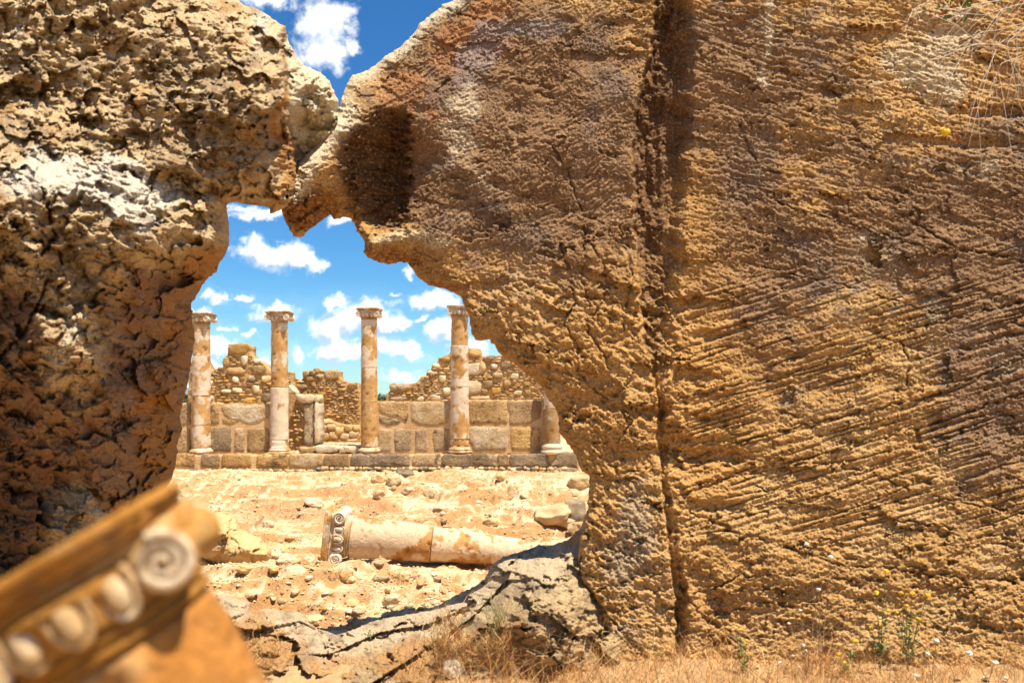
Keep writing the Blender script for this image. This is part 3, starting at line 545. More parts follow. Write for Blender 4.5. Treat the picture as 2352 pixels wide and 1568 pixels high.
    C = mixc(C, (0.74, 0.58, 0.36), np.clip(ss(0.4, .9, blobs(U, V, [(920,545,110,12,1.2),(1000,560,60,14,.7)], 4, 79)), 0, 1)*0.7)
    # channel's shadow painted in as dark brown, weaker lower down
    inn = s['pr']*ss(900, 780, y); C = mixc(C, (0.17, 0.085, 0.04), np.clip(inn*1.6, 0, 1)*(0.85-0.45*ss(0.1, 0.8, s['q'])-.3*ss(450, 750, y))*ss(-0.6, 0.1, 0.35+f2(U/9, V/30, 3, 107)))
    grey = blobs(U, V, [(1460,1180,60,120,.8),(1440,1290,70,70,.8),(1500,700,50,60,.4),(1420,1440,80,60,.6)], 8, 82)
    C = mixc(C, (0.42, 0.33, 0.22), np.clip(ss(0.3, .8, grey+.4*n), 0, 1)*0.7)
    C = mixc(C, (0.16, 0.085, 0.04), np.clip(s['ck'], 0, 1)*0.35); C = mixc(C, (0.24, 0.12, 0.05), np.clip(s['pit'], 0, 1)*0.25)
    C = mixc(C, (0.72, 0.50, 0.24), ss(0.12, 0.5, f2(U/2.4, V/2.2, 2, 110)+.25*n)*(0.60-.25*pm)); C = mixc(C, (0.22, .11, .05), ss(.2, .55, f2(U/3, V/2.4, 3, 113)-.2*n)*.5)
    return C*(1.04+0.40*s['st']+.25*f2(U/1.7, V/1.4, 2, 112))[..., None]
usR = axis(276, 1500, 276, 1030, .90); vsR = axis(-125, 760, -4, 688, .90)
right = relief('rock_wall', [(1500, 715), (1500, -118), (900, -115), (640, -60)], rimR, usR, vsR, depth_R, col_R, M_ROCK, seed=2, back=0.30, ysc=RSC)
tag(right, 'towering chiselled ochre rock wall on the right, split by a dark vertical channel', 'rock wall')

# ---- low bedrock sill of the opening
rimB = px2s([(500,2900),(505,2500),(560,2380),(640,2350),(760,2370),(860,2389),(900,2372),(922,2389),(980,2394),(1002,2420),(1007,2452),(1052,2429),(1096,2434),(1132,2445),(1177,2438),(1212,2456),(1240,2490),(1276,2516),(1353,2535),(1429,2510),(1480,2484),(1556,2468),(1684,2445),(1760,2412),(1826,2376),(1888,2346),(1939,2315),(1951,2290),(1964,2259),(2015,2223),(2087,2203),(2143,2183),(2219,2175),(2270,2157),(2320,2110),(2350,2040),(2370,2000)], 22, 0.22)
def depth_B(U, V, us, vs, D):
    pts = [(200,1380,4.9),(300,1560,4.5),(500,1370,5.2),(620,1400,5.3),(580,1440,4.95),(560,1500,4.75),(540,1568,4.6),(600,1490,4.85),(660,1430,5.2),(640,1520,4.8),(735,1470,5.3),(700,1540,4.85),(800,1480,5.35),(780,1568,4.7),(850,1450,5.7),(900,1490,5.1),(870,1540,4.75),(950,1520,4.8),
           (1000,1420,5.6),(1000,1470,5.2),(1030,1500,4.9),(1100,1360,5.7),(1130,1300,5.75),(1180,1320,5.35),(1250,1310,5.2),(1180,1400,5.0),(1300,1380,4.98),(1240,1440,4.88),(1120,1440,4.95),(1150,1520,4.8),(1350,1480,4.95),(1330,1340,5.2),(1250,1270,5.6),(1340,1220,5.55),(1300,1250,5.6),(1420,1400,5.2),(1400,1550,4.9),(1360,1150,5.8),(1000,1600,4.6),(1300,1650,4.7),(500,1700,4.4),(1380,900,6)]
    Y = interp_grid(us, vs, lambda a, b: tps(pts, a/K, b/K), 6)
    d1, d2, cid = worley(U/36+0.6*f2(U/20, V/20, 2, 121), V/20+0.6*f2(U/20, V/20, 2, 122)-U/70, 31)
    med = f2(U/14, V/9, 4, 124, 0.6); Y = Y-0.04*med
    fine = f2(U/3.8, V/2.8, 3, 127, .65); Y = Y-0.010*fine
    Y = Y+.13*facets(U/44+.4*med, V/26+.4*med-U/90, 13, 1.0)+.028*facets(U/16+.5*med, V/10+.4*med, 15, 1.4)
    for L_, am in (([(1165,1330),(1080,1420),(960,1500),(850,1570)], .09), ([(1060,1400),(985,1432),(870,1452),(760,1500)], .10), ([(540,1440),(575,1450),(610,1440),(690,1425),(740,1450)], .05), ([(1120,1440),(1040,1500),(990,1568)], .12), ([(1340,1400),(1300,1500),(1240,1568)], .08)):
        a = np.array(L_, float)*K; dd_, ex_ = dist_poly(a, U+3*med, V+3*med); below = V > ex_[..., 1]+0*V; Y = Y+am*np.exp(-dd_/16)*below-am*.35*np.exp(-dd_/8)*(~below)
    lay = marks(U, V, -20, 4.5, 40, 128, 6); Y = Y-0.010*lay
    p1, _, c1 = worley(U/7, V/5.5, 33); Y = Y+0.02*ss(.3, .05, p1)*(c1 > .7)
    # dome boulder stands proud of the sill
    x = U/K; y = V/K
    r = ((x-1255)/118)**2+((y-1420)/118)**2; Y = Y-0.16*np.sqrt(np.clip(1-r, 0, 1))
    ck = 0
    for i, (p_, w) in enumerate([([(600,1430),(612,1480),(605,1568)], 2.4), ([(735,1450),(745,1480),(740,1500)], 2), ([(830,1568),(900,1520),(980,1490),(1060,1430),(1140,1370),(1160,1330)], 2.2), ([(870,1450),(900,1430),(990,1430)], 1.5), ([(1060,1410),(1160,1350)], 1.2), ([(740,1470),(860,1500),(900,1490)], 1.6), ([(1150,1440),(1200,1500),(1240,1568)], 1.6), ([(1330,1420),(1400,1480),(1450,1568)], 1.8), ([(1130,1440),(1060,1500),(1010,1568)], 1.8), ([(1230,1480),(1290,1460)], 1.6)]):
        ck = np.maximum(ck, crack(U, V, p_, w, 4, i+70))
    Y = Y+0.015*ck
    return Y, dict(med=med, fine=fine, ck=ck, cid=cid, r=r)
def col_B(U, V, us, vs, D, s):
    C = np.ones(U.shape+(3,))*np.array((0.56, 0.385, 0.19)); x = U/K; y = V/K
    n = f2(U/24, V/18, 5, 131, .6)
    pale = ss(44, 6, D)+0.5*blobs(U, V, [(620,1420,120,40,1),(1250,1330,90,50,1.2),(900,1440,160,40,1),(1050,1380,90,60,1),(700,1480,60,60,.7)], 6, 91)
    C = mixc(C, (0.66, 0.51, 0.33), np.clip(pale+0.4*n, 0, 1)*0.85)
    C = mixc(C, (0.25, 0.175, 0.105), ss(0.05, 0.4, n+0.35*blobs(U, V, [(1180,1420,80,70,1),(1330,1450,60,80,.8),(680,1500,40,70,.8)], 6, 93))*0.6)
    C = mixc(C, (0.50, 0.25, 0.085), np.clip(ss(0.2, 0.75, blobs(U, V, [(590,1490,60,80,1.1),(560,1500,60,60,.8),(760,1530,90,40,.7),(940,1530,70,40,1),(1000,1520,70,50,1),(640,1470,60,30,.6),(1090,1480,70,40,.7),(1200,1470,70,60,.7),(1400,1180,60,60,.8),(1290,1240,80,20,.6)], 7, 95)+0.5*f2(U/12, V/10, 4, 133)), 0, 1)*0.75)
    C = mixc(C, (0.16, 0.10, 0.05), np.clip(s['ck'], 0, 1)*0.35)
    return C*(1+0.25*s['fine'])[..., None]
usB = axis(120, 625, 190, 625); vsB = axis(490, 720, 490, 690)
sill = relief('rock_sill', [(620, 495), (620, 720), (125, 720)], rimB, usB, vsB, depth_B, col_B, M_ROCK, seed=3, back=0.5, ysc=RSC)
tag(sill, 'low pale grey bedrock sill with a rounded hump along the bottom of the opening', 'rock')

# ------------------------------------------------------------------ ground
def gh(X, Y, rough=True):
    ysc = 15.4+0.5*f2(X/1.2, X*0+1, 3, 201)-1.2*ss(-3.0, 0.5, X)
    z = -0.27*(1-ss(-0.55, 0.25, (Y-ysc)+0.25*f2(X/0.7, Y/0.7, 3, 202)))
    yn = 4.6+.6*ss(.35, .9, X); near = ss(yn+.35, yn, Y); z = z*(1-near)+.115*near
    # mound right of the middle and a small bank near the left
    z = z+0.14*np.exp(-((X+0.2)/1.3)**2-((Y-12.6)/0.5)**2)+0.16*np.exp(-((X+2.2)/1.4)**2-((Y-14.4)/0.5)**2)
    b = (Y-7.6)-0.9*(X+2.2)+0.3*f2(X/0.5, Y/0.5, 3, 203); z = z+0.16*ss(-0.15, 0.05, b)*ss(9.4, 8.3, Y)*ss(-0.9, -1.5, X)
    t = f2(X/1.5+.2*f2(X/.3, Y/.3, 2, 231), Y/.95, 3, 230)*3.2+.25*f2(X/.35, Y/.3, 3, 232); fl = np.floor(t); z = z+.085*(fl+ss(.62, .95, t-fl))*ss(6.0, 7.5, Y)*ss(18.4, 17.2, Y)
    z = z+0.05*f2(X/1.6, Y/1.6, 3, 204)+.11*ss(5.8, 8, Y)*np.clip(f2(X/1.1+3, Y/.8, 3, 208)+.05, 0, 1)
    back = ss(19.0, 19.3, Y); z = z*(1-back)+0.42*back
    if rough:
        fade = ss(60, 20, Y); w = 0.5+0.8*ss(-.1, .35, f2(X/0.9, Y/0.9, 3, 205))
        z = z+fade*(0.055*w*f2(X/0.16, Y/0.16, 4, 206, .62)+0.020*w*np.abs(f2(X/0.07, Y/0.07, 2, 207)))
    return z
def geo_axis(lo, hi, d0, far, g=1.18):
    l = []; d = d0; x = lo
    while x > -far: d *= g; x -= d; l.append(x)
    r = []; d = d0; x = hi
    while x < far: d *= g; x += d; r.append(x)
    return np.array(l[::-1]+list(np.arange(lo, hi, d0))+[hi]+r)
xs = geo_axis(-8.6, 2.4, 0.030, 4000)
ysl = [-3000, -1000, -300, -100, -40, -15, -6, -2, 0, 2, 3, 3.6, 4.2]; ys = np.array(ysl+list(np.arange(4.5, 13, 0.03))+list(np.arange(13, 19.4, 0.045))+list(19.4+np.cumsum(0.12*1.13**np.arange(75))))
ys = np.append(ys[ys < 6000], 7000)
GX, GY = np.meshgrid(xs, ys); GZ = gh(GX, GY)
gC = np.ones(GX.shape+(3,))*np.array((0.60, 0.43, 0.23))
na = f2(GX/0.8, GY/0.8, 5, 211, .6); nb = f2(GX/0.12, GY/0.12, 3, 213, .6)
slope = np.hypot(np.gradient(gh(GX, GY, False), axis=0)/np.maximum(1e-3, np.gradient(GY, axis=0)), 0)
gC = mixc(gC, (0.40, 0.215, 0.085), np.clip(ss(0.0, 0.22, slope)*0.85+ss(0.1, 0.5, na)*0.45, 0, 1))
gC = mixc(gC, (0.72, 0.58, 0.38), ss(0.0, 0.35, -na+0.8*nb)*0.7)
redm = np.exp(-((GX+3.4)/1.5)**2-((GY-13.6)/0.9)**2)*1.1+np.exp(-((GX-0.6)/1.5)**2-((GY-17.0)/0.6)**2)+0.8*np.exp(-((GX+2.3)/1.2)**2-((GY-11.6)/0.6)**2)+0.8*np.exp(-((GX+1.5)/.35)**2-((GY-7.7)/.4)**2)
gC = mixc(gC, (0.42, 0.235, 0.11), np.clip(ss(0.25, 0.8, redm+0.55*na+0.3*nb), 0, 1)*0.75)
gC = mixc(gC, (0.42, 0.25, 0.11), ss(5.6, 5.0, GY)*0.7)
gC = mixc(gC, (0.30, 0.25, 0.14), ss(22, 40, GY))
gC = gC*(1+0.18*nb)[..., None]
ny, nx = GX.shape; ii = np.arange(nx*ny).reshape(ny, nx)
Fg = np.stack([ii[:-1, :-1].ravel(), ii[:-1, 1:].ravel(), ii[1:, 1:].ravel(), ii[1:, :-1].ravel()], 1)
ground = mesh('ground', np.stack([GX.ravel(), GY.ravel(), GZ.ravel()], 1), Fg, M_GROUND, None, gC.reshape(-1, 3))
tag(ground, 'pale dusty stony court floor with reddish banks of earth', None, None, 'structure')
TX = np.arange(-10, 4, .04); TY = np.arange(3, 21, .04); TZ = gh(*np.meshgrid(TX, TY))
def gz(x, y):
    return float(TZ[min(len(TY)-1, max(0, int((y-3)/.04+.5))), min(len(TX)-1, max(0, int((x+10)/.04+.5)))])

# ------------------------------------------------------------------ hills
hx = np.linspace(-900, 900, 260); hy = np.linspace(1500, 2300, 26); HX, HY = np.meshgrid(hx, hy)
HZZ = 46*np.exp(-((HX+610)/150)**2)*(1+0.4*f2(HX/90, HY/200, 4, 220))+16*np.exp(-((HX+100)/500)**2)*(1+0.5*f2(HX/120, HY/200, 4, 221)); HZZ = HZZ*np.sin(np.pi*(HY-1500)/800)-1
ii = np.arange(HX.size).reshape(HX.shape); Fh = np.stack([ii[:-1, :-1].ravel(), ii[:-1, 1:].ravel(), ii[1:, 1:].ravel(), ii[1:, :-1].ravel()], 1)
tag(mesh('hills', np.stack([HX.ravel(), HY.ravel(), HZZ.ravel()], 1), Fh, M_HILL), 'low bluish hills on the far horizon', None, None, 'structure')

# ------------------------------------------------------------------ stones
def ico(sub=2):
    t = (1+5**.5)/2; v = [(-1,t,0),(1,t,0),(-1,-t,0),(1,-t,0),(0,-1,t),(0,1,t),(0,-1,-t),(0,1,-t),(t,0,-1),(t,0,1),(-t,0,-1),(-t,0,1)]
    f = [(0,11,5),(0,5,1),(0,1,7),(0,7,10),(0,10,11),(1,5,9),(5,11,4),(11,10,2),(10,7,6),(7,1,8),(3,9,4),(3,4,2),(3,2,6),(3,6,8),(3,8,9),(4,9,5),(2,4,11),(6,2,10),(8,6,7),(9,8,1)]
    v = [np.array(p)/np.linalg.norm(p) for p in v]
    for _ in range(sub):
        c = {}; nf = []
        def mid(a, b):
            k = (min(a, b), max(a, b))
            if k not in c: m = v[a]+v[b]; v.append(m/np.linalg.norm(m)); c[k] = len(v)-1
            return c[k]
        for a, b, d in f:
            x, y, z = mid(a, b), mid(b, d), mid(d, a); nf += [(a, x, z), (b, y, x), (d, z, y), (x, y, z)]
        f = nf
    return np.array(v), np.array(f)
ICO = {s: ico(s) for s in (0, 1, 2, 3, 4)}
def stone_arr(sub, seed, boxy=0.5, rough=0.25, fr=1.3):
    v, f = ICO[sub]; p = v.copy()
    m = np.abs(p).max(1)[:, None]; p = p*((1-boxy)+boxy/m*0.85)
    # facet planes cut off
    rs = np.random.RandomState(seed)
    for _ in range(5):
        n = rs.normal(size=3); n /= np.linalg.norm(n); d = 0.72+0.2*rs.rand(); h = p@n; p = p-np.clip(h-d, 0, None)[:, None]*n
    p = p*(1+rough*f3(v*fr, 3, seed))[:, None]
    return p, f
STV = {}
def stone_mesh(kind, i, mat):
    key = (kind, i, mat.name)
    if key not in STV:
        sub, boxy, rough = {'round': (2, .2, .3), 'box': (1, .8, .18), 'small': (1, .3, .35), 'big': (3, .45, .3), 'slab': (2, .75, .2)}[kind]
        p, f = stone_arr(sub, i*7+3, boxy, rough); me = bpy.data.meshes.new('stone'); me.from_pydata([tuple(q) for q in p], [], [tuple(map(int, t)) for t in f]); me.materials.append(mat)
        me.polygons.foreach_set('use_smooth', np.full(len(me.polygons), kind not in ('small',))); STV[key] = me
    return STV[key]
def stone(name, loc, size, kind='round', mat=None, parent=None, rot=None, var=None):
    me = stone_mesh(kind, random.randrange(8) if var is None else var, mat or M_STONE)
    o = bpy.data.objects.new(name, me); link(o, parent); o.location = loc; o.scale = tuple(s/2 for s in size)
    o.rotation_euler = rot if rot is not None else (random.uniform(-.1, .1), random.uniform(-.1, .1), random.uniform(-.3, .3)); return o

# polygonal dressed block with a rough, softly arrised face (front looks towards -Y)
def block_arr(pts, Yf, thick, seed, bulge=0.02, inset=0.012):
    """pts: (x, z) in metres, outline"""
    p = np.array(pts, float); c = p.mean(0)
    if ((p[:, 0]*np.roll(p[:, 1], -1)-np.roll(p[:, 0], -1)*p[:, 1]).sum()) < 0: p = p[::-1]
    q = []; n = len(p)
    for i in range(n):
        a = p[i]; b = p[(i+1) % n]; k = max(1, int(round(np.linalg.norm(b-a)/0.07)))
        for j in range(k):
            t = j/k; w = a+(b-a)*t
            if j == 0: w = w+(c-w)/np.linalg.norm(c-w)*0.018      # clipped corner
            q.append(w)
    q = np.array(q); rs = np.random.RandomState(seed); q = q+rs.normal(size=q.shape)*0.010; m = len(q)
    V = []; F = []; d = np.linalg.norm(q-c, axis=1)[:, None]
    rings = [(0, thick), (0, inset), (inset*0.5/1, 0.006), (inset*1.3, -0.0)]
    for ins, y in rings:
        r = c+(q-c)*(1-ins/d); V += [(r[i, 0], Yf+y, r[i, 1]) for i in range(m)]
    for fr in (0.75, 0.5, 0.25):
        r = c+(q-c)*(1-inset*1.3/d)*fr; nz = f2(r[:, 0]*6, r[:, 1]*6, 3, seed % 50)
        V += [(r[i, 0], Yf-bulge*(0.4+0.6*(1-fr))-0.02*nz[i], r[i, 1]) for i in range(m)]
    V.append((c[0], Yf-bulge, c[1])); R = len(rings)+3
    for k in range(R-1):
        for i in range(m):
            j = (i+1) % m; F.append((k*m+i, k*m+j, (k+1)*m+j, (k+1)*m+i))
    for i in range(m): F.append(((R-1)*m+i, (R-1)*m+(i+1) % m, R*m))
    F.append(tuple(range(m-1, -1, -1)))
    return V, F
def block(name, ptsK, Yf, thick, mat, parent, seed, bulge=0.02, label=None):
    o0 = parent.location if parent is not None else Vector((0, 0, 0))
    pts = [((x*K-CX)/FPX*Yf-o0.x, EYE+(HZ-y*K)/FPX*Yf-o0.z) for x, y in ptsK]
    V, F = block_arr(pts, Yf-o0.y, thick, seed, bulge); o = mesh(name, V, F, mat, parent)
    if label: o['label'] = label
    return o
def wall_core(name, ptsK, Yf, thick, mat, parent, seed=0, rough=0.03, step=0.05):
    """thick slab of mortar or earth with an uneven face and the traced outline"""
    o0 = parent.location
    pts = [((x*K-CX)/FPX*Yf, EYE+(HZ-y*K)/FPX*Yf) for x, y in ptsK]
    q = []
    for a, b in zip(pts, pts[1:]+pts[:1]):
        k = max(1, int(math.hypot(b[0]-a[0], b[1]-a[1])/0.06))
        for j in range(k): q.append((a[0]+(b[0]-a[0])*j/k+RS.normal()*0.008, a[1]+(b[1]-a[1])*j/k+RS.normal()*0.008))
    x0, x1 = min(p[0] for p in q), max(p[0] for p in q); z0, z1 = min(p[1] for p in q), max(p[1] for p in q)
    us = np.arange(x0-step, x1+2*step, step); vs = np.arange(z0-step, z1+2*step, step); M = inside(q, us, vs)
    cell = M[:-1, :-1] | M[1:, :-1] | M[:-1, 1:] | M[1:, 1:]; used = np.zeros_like(M); used[:-1, :-1] |= cell; used[1:, :-1] |= cell; used[:-1, 1:] |= cell; used[1:, 1:] |= cell
    U, W = np.meshgrid(us, vs); outp = used & ~M; d, e = dist_poly(np.array(q+[q[0]]), U[outp], W[outp]); U[outp] = e[:, 0]; W[outp] = e[:, 1]
    Yy = Yf+rough*f2(U/0.12, W/0.10, 3, 300+seed)
    n = used.sum(); idx = -np.ones(M.shape, int); idx[used] = np.arange(n)
    A = np.stack([U[used]-o0.x, Yy[used]-o0.y, W[used]-o0.z], 1); B = A.copy(); B[:, 1] = Yf+thick-o0.y
    r, c = np.nonzero(cell); Fq = np.stack([idx[r, c], idx[r, c+1], idx[r+1, c+1], idx[r+1, c]], 1)
    E = np.concatenate([Fq[:, [0, 1]], Fq[:, [1, 2]], Fq[:, [2, 3]], Fq[:, [3, 0]]]); key = E.min(1)*n+E.max(1); uq, inv, cnt = np.unique(key, return_inverse=True, return_counts=True); bd = E[cnt[inv] == 1]
    side = np.stack([bd[:, 1], bd[:, 0], bd[:, 0]+n, bd[:, 1]+n], 1)
    return mesh(name, np.concatenate([A, B]), np.concatenate([Fq, Fq[:, ::-1]+n, side]), mat, parent)

YC = 18.9          # line of the colonnade
# ------------------------------------------------------------------ stylobate
def rectK(x0, x1, y0, y1, j=1.5):
    r = lambda: random.uniform(-j, j); return [(x0+r(), y1+r()*.5), (x1+r(), y1+r()*.5), (x1+r(), y0+r()*.5), (x0+r(), y0+r()*.5)]
YS = 18.55
sty = empty('stepped_base', PK(865, 1095, YS), 'long low step of weathered blocks carrying all the columns', 'stone step')
wall_core('mortar', [(380,1044),(1330,1044),(1335,1100),(1100,1100),(1000,1097),(850,1092),(700,1082),(550,1082),(380,1080)], YS+0.03, 0.75, M_MORTAR, sty, 1, .02)
xb = [(395,446,M_BLOCK,None),(463,504,M_BLOCK,None),(508,575,M_BLOCK,None),(590,660,M_BLOCK,None),(664,740,M_PLAINBLOCK,None),(744,800,M_BLOCK,None),(806,940,M_DARKBLOCK,'grey blackened block'),(948,1012,M_BLOCK,None),(1015,1140,M_DARKBLOCK,'long dark layered block'),(1144,1168,M_DARKBLOCK,None),(1172,1262,M_DARKBLOCK,None)]
for i, (a, b, m, l) in enumerate(xb): block('block', rectK(a, b, 1042, 1072, 1.2), YS, .3, m, sty, 400+i, .015, l)
block('block', [(1262,1073),(1328,1073),(1322,1038),(1285,1040)], YS-.05, .4, M_DARKBLOCK, sty, 420, .03, 'dark end block of the step')
block('block', [(1268,1090),(1325,1092),(1326,1073),(1264,1074)], YS-.1, .4, M_DARKBLOCK, sty, 421, .03)
random.seed(11)
small = []
for x in np.arange(430, 1300, 9.0):
    for row in range(1 if x < 730 else 3 if x > 850 else 2):
        w = random.uniform(7, 15); yy = (1079 if x < 730 else 1075)+row*7.5+random.uniform(-1.5, 1.5); small.append((x+random.uniform(-3, 3), yy, w, random.uniform(5, 8.5)))
def stones_joined(name, items, mat, parent, Y, label=None):
    V = []; F = []; n = 0; o0 = parent.location if parent else Vector((0, 0, 0))
    for k, (x, y, w, h) in enumerate(items):
        p, f = stone_arr(1, k % 40, .85, .13); c = PK(x, y, Y)-o0; s = K/FPX*Y/2
        p = p*np.array([w*s*1.08, 0.05+0.2*h*s, h*s*1.15]); V.append(p+np.array(c)); F.append(f+n); n += len(p)
    o = mesh(name, np.concatenate(V), np.concatenate(F), mat, parent)
    return o
o = stones_joined('packing_stones', [s for s in small if s[2] < 11], M_STONE, sty, YS-0.06); o['kind'] = 'stuff'
for (x, y, w, h) in [s for s in small if s[2] >= 11]:
    s = K/FPX*YS; stone('packing_stone', PK(x, y, YS-.08)-sty.location, (w*s*1.05, .2, h*s*1.1), 'round', random.choice((M_STONE, M_DARKSTONE, M_STONE)), sty)

# ------------------------------------------------------------------ parapet panels
YP = 18.95
def panel(name, label, core, blocks, seed):
    e = empty(name, PK(core[0][0], 1042, YP), label, 'wall', 'low parapet walls between the columns')
    wall_core('mortar', core, YP, .28, M_MORTAR, e, seed, .008)
    for i, b in enumerate(blocks):
        pts, m = b[0], b[1]; block('block', pts, YP-.014, .2, m, e, seed*20+i, .006, b[2] if len(b) > 2 else None)
def c1(*p): return [(700+x*.4782, 1150+y*.4782) for x, y in p]      # crop helpers -> source px
def c2(*p): return [(1400+x*.4782, 1150+y*.4782) for x, y in p]
S2K = 2352/4096
def k_(L_): return [(x*S2K, y*S2K) for x, y in L_]
panel('parapet_wall', 'short stretch of parapet at the far left beside the overhanging rock', k_(c1((-60,1388),(150,1388),(150,962),(-60,962))),
      [(k_(c1((40,1145),(132,1145),(132,972),(40,972))), M_BLOCK), (k_(c1((20,1375),(130,1375),(130,1172),(20,1172))), M_BLOCK), (k_(c1((-50,1375),(5,1375),(5,972),(-50,972))), M_BLOCK)], 1)
panel('parapet_wall', 'parapet with a big grey plastered slab between the first two columns', k_(c1((255,1388),(810,1388),(812,968),(262,970))),
      [(k_(c1((290,1140),(362,1140),(370,1080),(352,985),(285,980))), M_BLOCK), (k_(c1((400,1050),(440,1090),(540,1105),(600,1135),(690,1125),(790,1075),(788,978),(385,978))), M_PLAINBLOCK, 'large slab with grey plaster'),
       (k_(c1((390,1130),(480,1140),(520,1110),(440,1092),(400,1070))), M_BLOCK), (k_(c1((290,1365),(465,1372),(468,1165),(300,1175))), M_DARKBLOCK), (k_(c1((492,1370),(575,1370),(585,1175),(500,1168))), M_BLOCK), (k_(c1((600,1375),(790,1370),(788,1175),(605,1178))), M_BLOCK)], 2)
panel('parapet_wall', 'parapet of six uneven blocks between the third and fourth columns', k_(c2((218,1385),(850,1385),(850,946),(220,948))),
      [(k_(c2((245,1030),(300,1060),(400,1080),(475,1120),(490,1060),(488,955),(245,955))), M_BLOCK), (k_(c2((245,1125),(290,1145),(390,1140),(440,1115),(330,1085),(240,1068))), M_DARKBLOCK), (k_(c2((510,1110),(600,1150),(760,1148),(825,1130),(825,952),(505,955))), M_PLAINBLOCK, 'broad block with grey plaster on its right'),
       (k_(c2((225,1365),(345,1365),(350,1180),(230,1175))), M_PLAINBLOCK), (k_(c2((370,1365),(510,1365),(515,1180),(372,1175))), M_BLOCK), (k_(c2((545,1365),(650,1365),(655,1182),(548,1180))), M_BLOCK), (k_(c2((700,1365),(815,1360),(825,1175),(692,1180))), M_BLOCK)], 3)
panel('parapet_wall', 'parapet of four broad pitted blocks between the fourth column and the plain base', k_(c2((985,1385),(1625,1385),(1625,938),(985,936))),
      [(k_(c2((995,1135),(1130,1130),(1320,1140),(1325,1050),(1300,945),(992,942))), M_BLOCK), (k_(c2((1335,1140),(1500,1138),(1595,1080),(1605,945),(1312,945),(1330,1060))), M_BLOCK),
       (k_(c2((1000,1300),(1040,1362),(1320,1355),(1325,1165),(995,1162))), M_PLAINBLOCK, 'lower block with a pale corner'), (k_(c2((1345,1355),(1595,1358),(1590,1165),(1345,1165))), M_BLOCK)], 4)

# ------------------------------------------------------------------ columns
def lathe(prof, seg, ecc=None):
    V = []; F = []; n = len(prof)
    for r, z in prof:
        for j in range(seg):
            a = 2*math.pi*j/seg; V.append((r*math.cos(a), r*math.sin(a), z))
    q = np.array([[i*seg+j, i*seg+(j+1) % seg, (i+1)*seg+(j+1) % seg, (i+1)*seg+j] for i in range(n-1) for j in range(seg)])
    return np.array(V), q
def shaft_col(p, seed, plaster=0.5, warm=0.0):
    """stone shows ochre where the grey plaster skin has gone"""
    a = f3(p*np.array([2.6, 2.6, 2.0]), 4, seed, .6); b = f3(p*9, 3, seed+3, .6); zz = f3(p*np.array([.5, .5, 1.6]), 2, seed+5)
    C = np.ones((len(p), 3))*np.array((0.48, 0.275, 0.105))
    C = mixc(C, (0.58, 0.38, 0.185), ss(-.1, .35, b))
    pl = ss(-0.03, 0.04, a+0.3*b+0.35*zz+(plaster-0.5)*0.7)
    C = mixc(C, (0.64, 0.51, 0.36), pl)
    og = ss(0.05, 0.2, -a+0.5*b-0.1); C = mixc(C, (0.42, 0.21, 0.06), og*0.85)
    dk = ss(0.22, 0.4, b-0.2*a)*(1-pl*.6); C = mixc(C, (0.17, 0.09, 0.04), dk*0.7)
    return C*(1+0.15*f3(p*22, 2, seed+9))[:, None], pl, dk
def drum(name, r0, r1, z0, z1, parent, seed, plaster, seg=40, step=0.03, tint=None, off=(0, 0, 0)):
    nz = max(4, int((z1-z0)/step)); prof = [(0.0005, z0), (r0-.008, z0), (r0, z0+.006)]+[(r0+(r1-r0)*t, z0+(z1-z0)*t) for t in np.linspace(.02, .98, nz)]+[(r1, z1-.006), (r1-.008, z1), (0.0005, z1)]
    V, F = lathe(prof, seg); C, pl, dk = shaft_col(V+np.array(off), seed, plaster)
    rad = np.hypot(V[:, 0], V[:, 1])[:, None]; dirn = np.c_[V[:, :2], np.zeros(len(V))]/np.maximum(rad, 1e-4)
    dsp = 0.006*pl-0.014*dk+0.010*f3(V*7+np.array(off), 3, seed+11)+0.008*f3(V*2.2, 2, seed+12)
    V = V+dirn*dsp[:, None]*(rad > .05)
    if tint is not None: C = C*np.array(tint)
    if step < .0201 and name == 'drum' and r0 < .12: C = mixc(C, (.30, .13, .035), ss(-.05, .25, f3(V*14, 3, seed+30))*.7); C = mixc(C, (.70, .52, .33), ss(.1, .3, f3(V*11, 3, seed+33))*.6)
    return mesh(name, V, F, M_COLUMN, parent, C)
def tube(paths, seg=6):
    """paths: list of (points Nx3, radii N); returns arrays"""
    Vs = []; Fs = []; n = 0
    for pts, rad in paths:
        pts = np.asarray(pts, float); m = len(pts); rad = np.broadcast_to(np.asarray(rad, float), (m,))
        tg = np.gradient(pts, axis=0); tg /= np.linalg.norm(tg, axis=1)[:, None]+1e-9
        ref = np.array([0.3, 1, 0.2]); a = np.cross(tg, ref); a /= np.linalg.norm(a, axis=1)[:, None]+1e-9; b = np.cross(tg, a)
        ang = np.linspace(0, 2*np.pi, seg, endpoint=False)
        ring = pts[:, None]+rad[:, None, None]*(np.cos(ang)[None, :, None]*a[:, None]+np.sin(ang)[None, :, None]*b[:, None])
        Vs.append(ring.reshape(-1, 3)); i = np.arange(m-1)[:, None]*seg; j = np.arange(seg)[None]; k = (j+1) % seg
        Fs.append(np.stack([i+j, i+k, i+seg+k, i+seg+j], -1).reshape(-1, 4)+n); n += m*seg
    return np.concatenate(Vs), np.concatenate(Fs)
def cap_col_(V, seed, pale=0.5, base=(0.52, 0.36, 0.19)):
    C = np.ones((len(V), 3))*np.array(base); a = f3(V*6, 3, seed); b = f3(V*20, 3, seed+2)
    C = mixc(C, (0.68, 0.57, 0.44), ss(-.1, .25, a+b*.4+(pale-.5)*.8)); C = mixc(C, (0.42, 0.225, 0.055), ss(0.1, .35, -a+.3*b-(pale-.5)*.6)*.9)
    return mixc(C, (0.15, 0.09, 0.05), ss(.3, .5, -b)*.6)
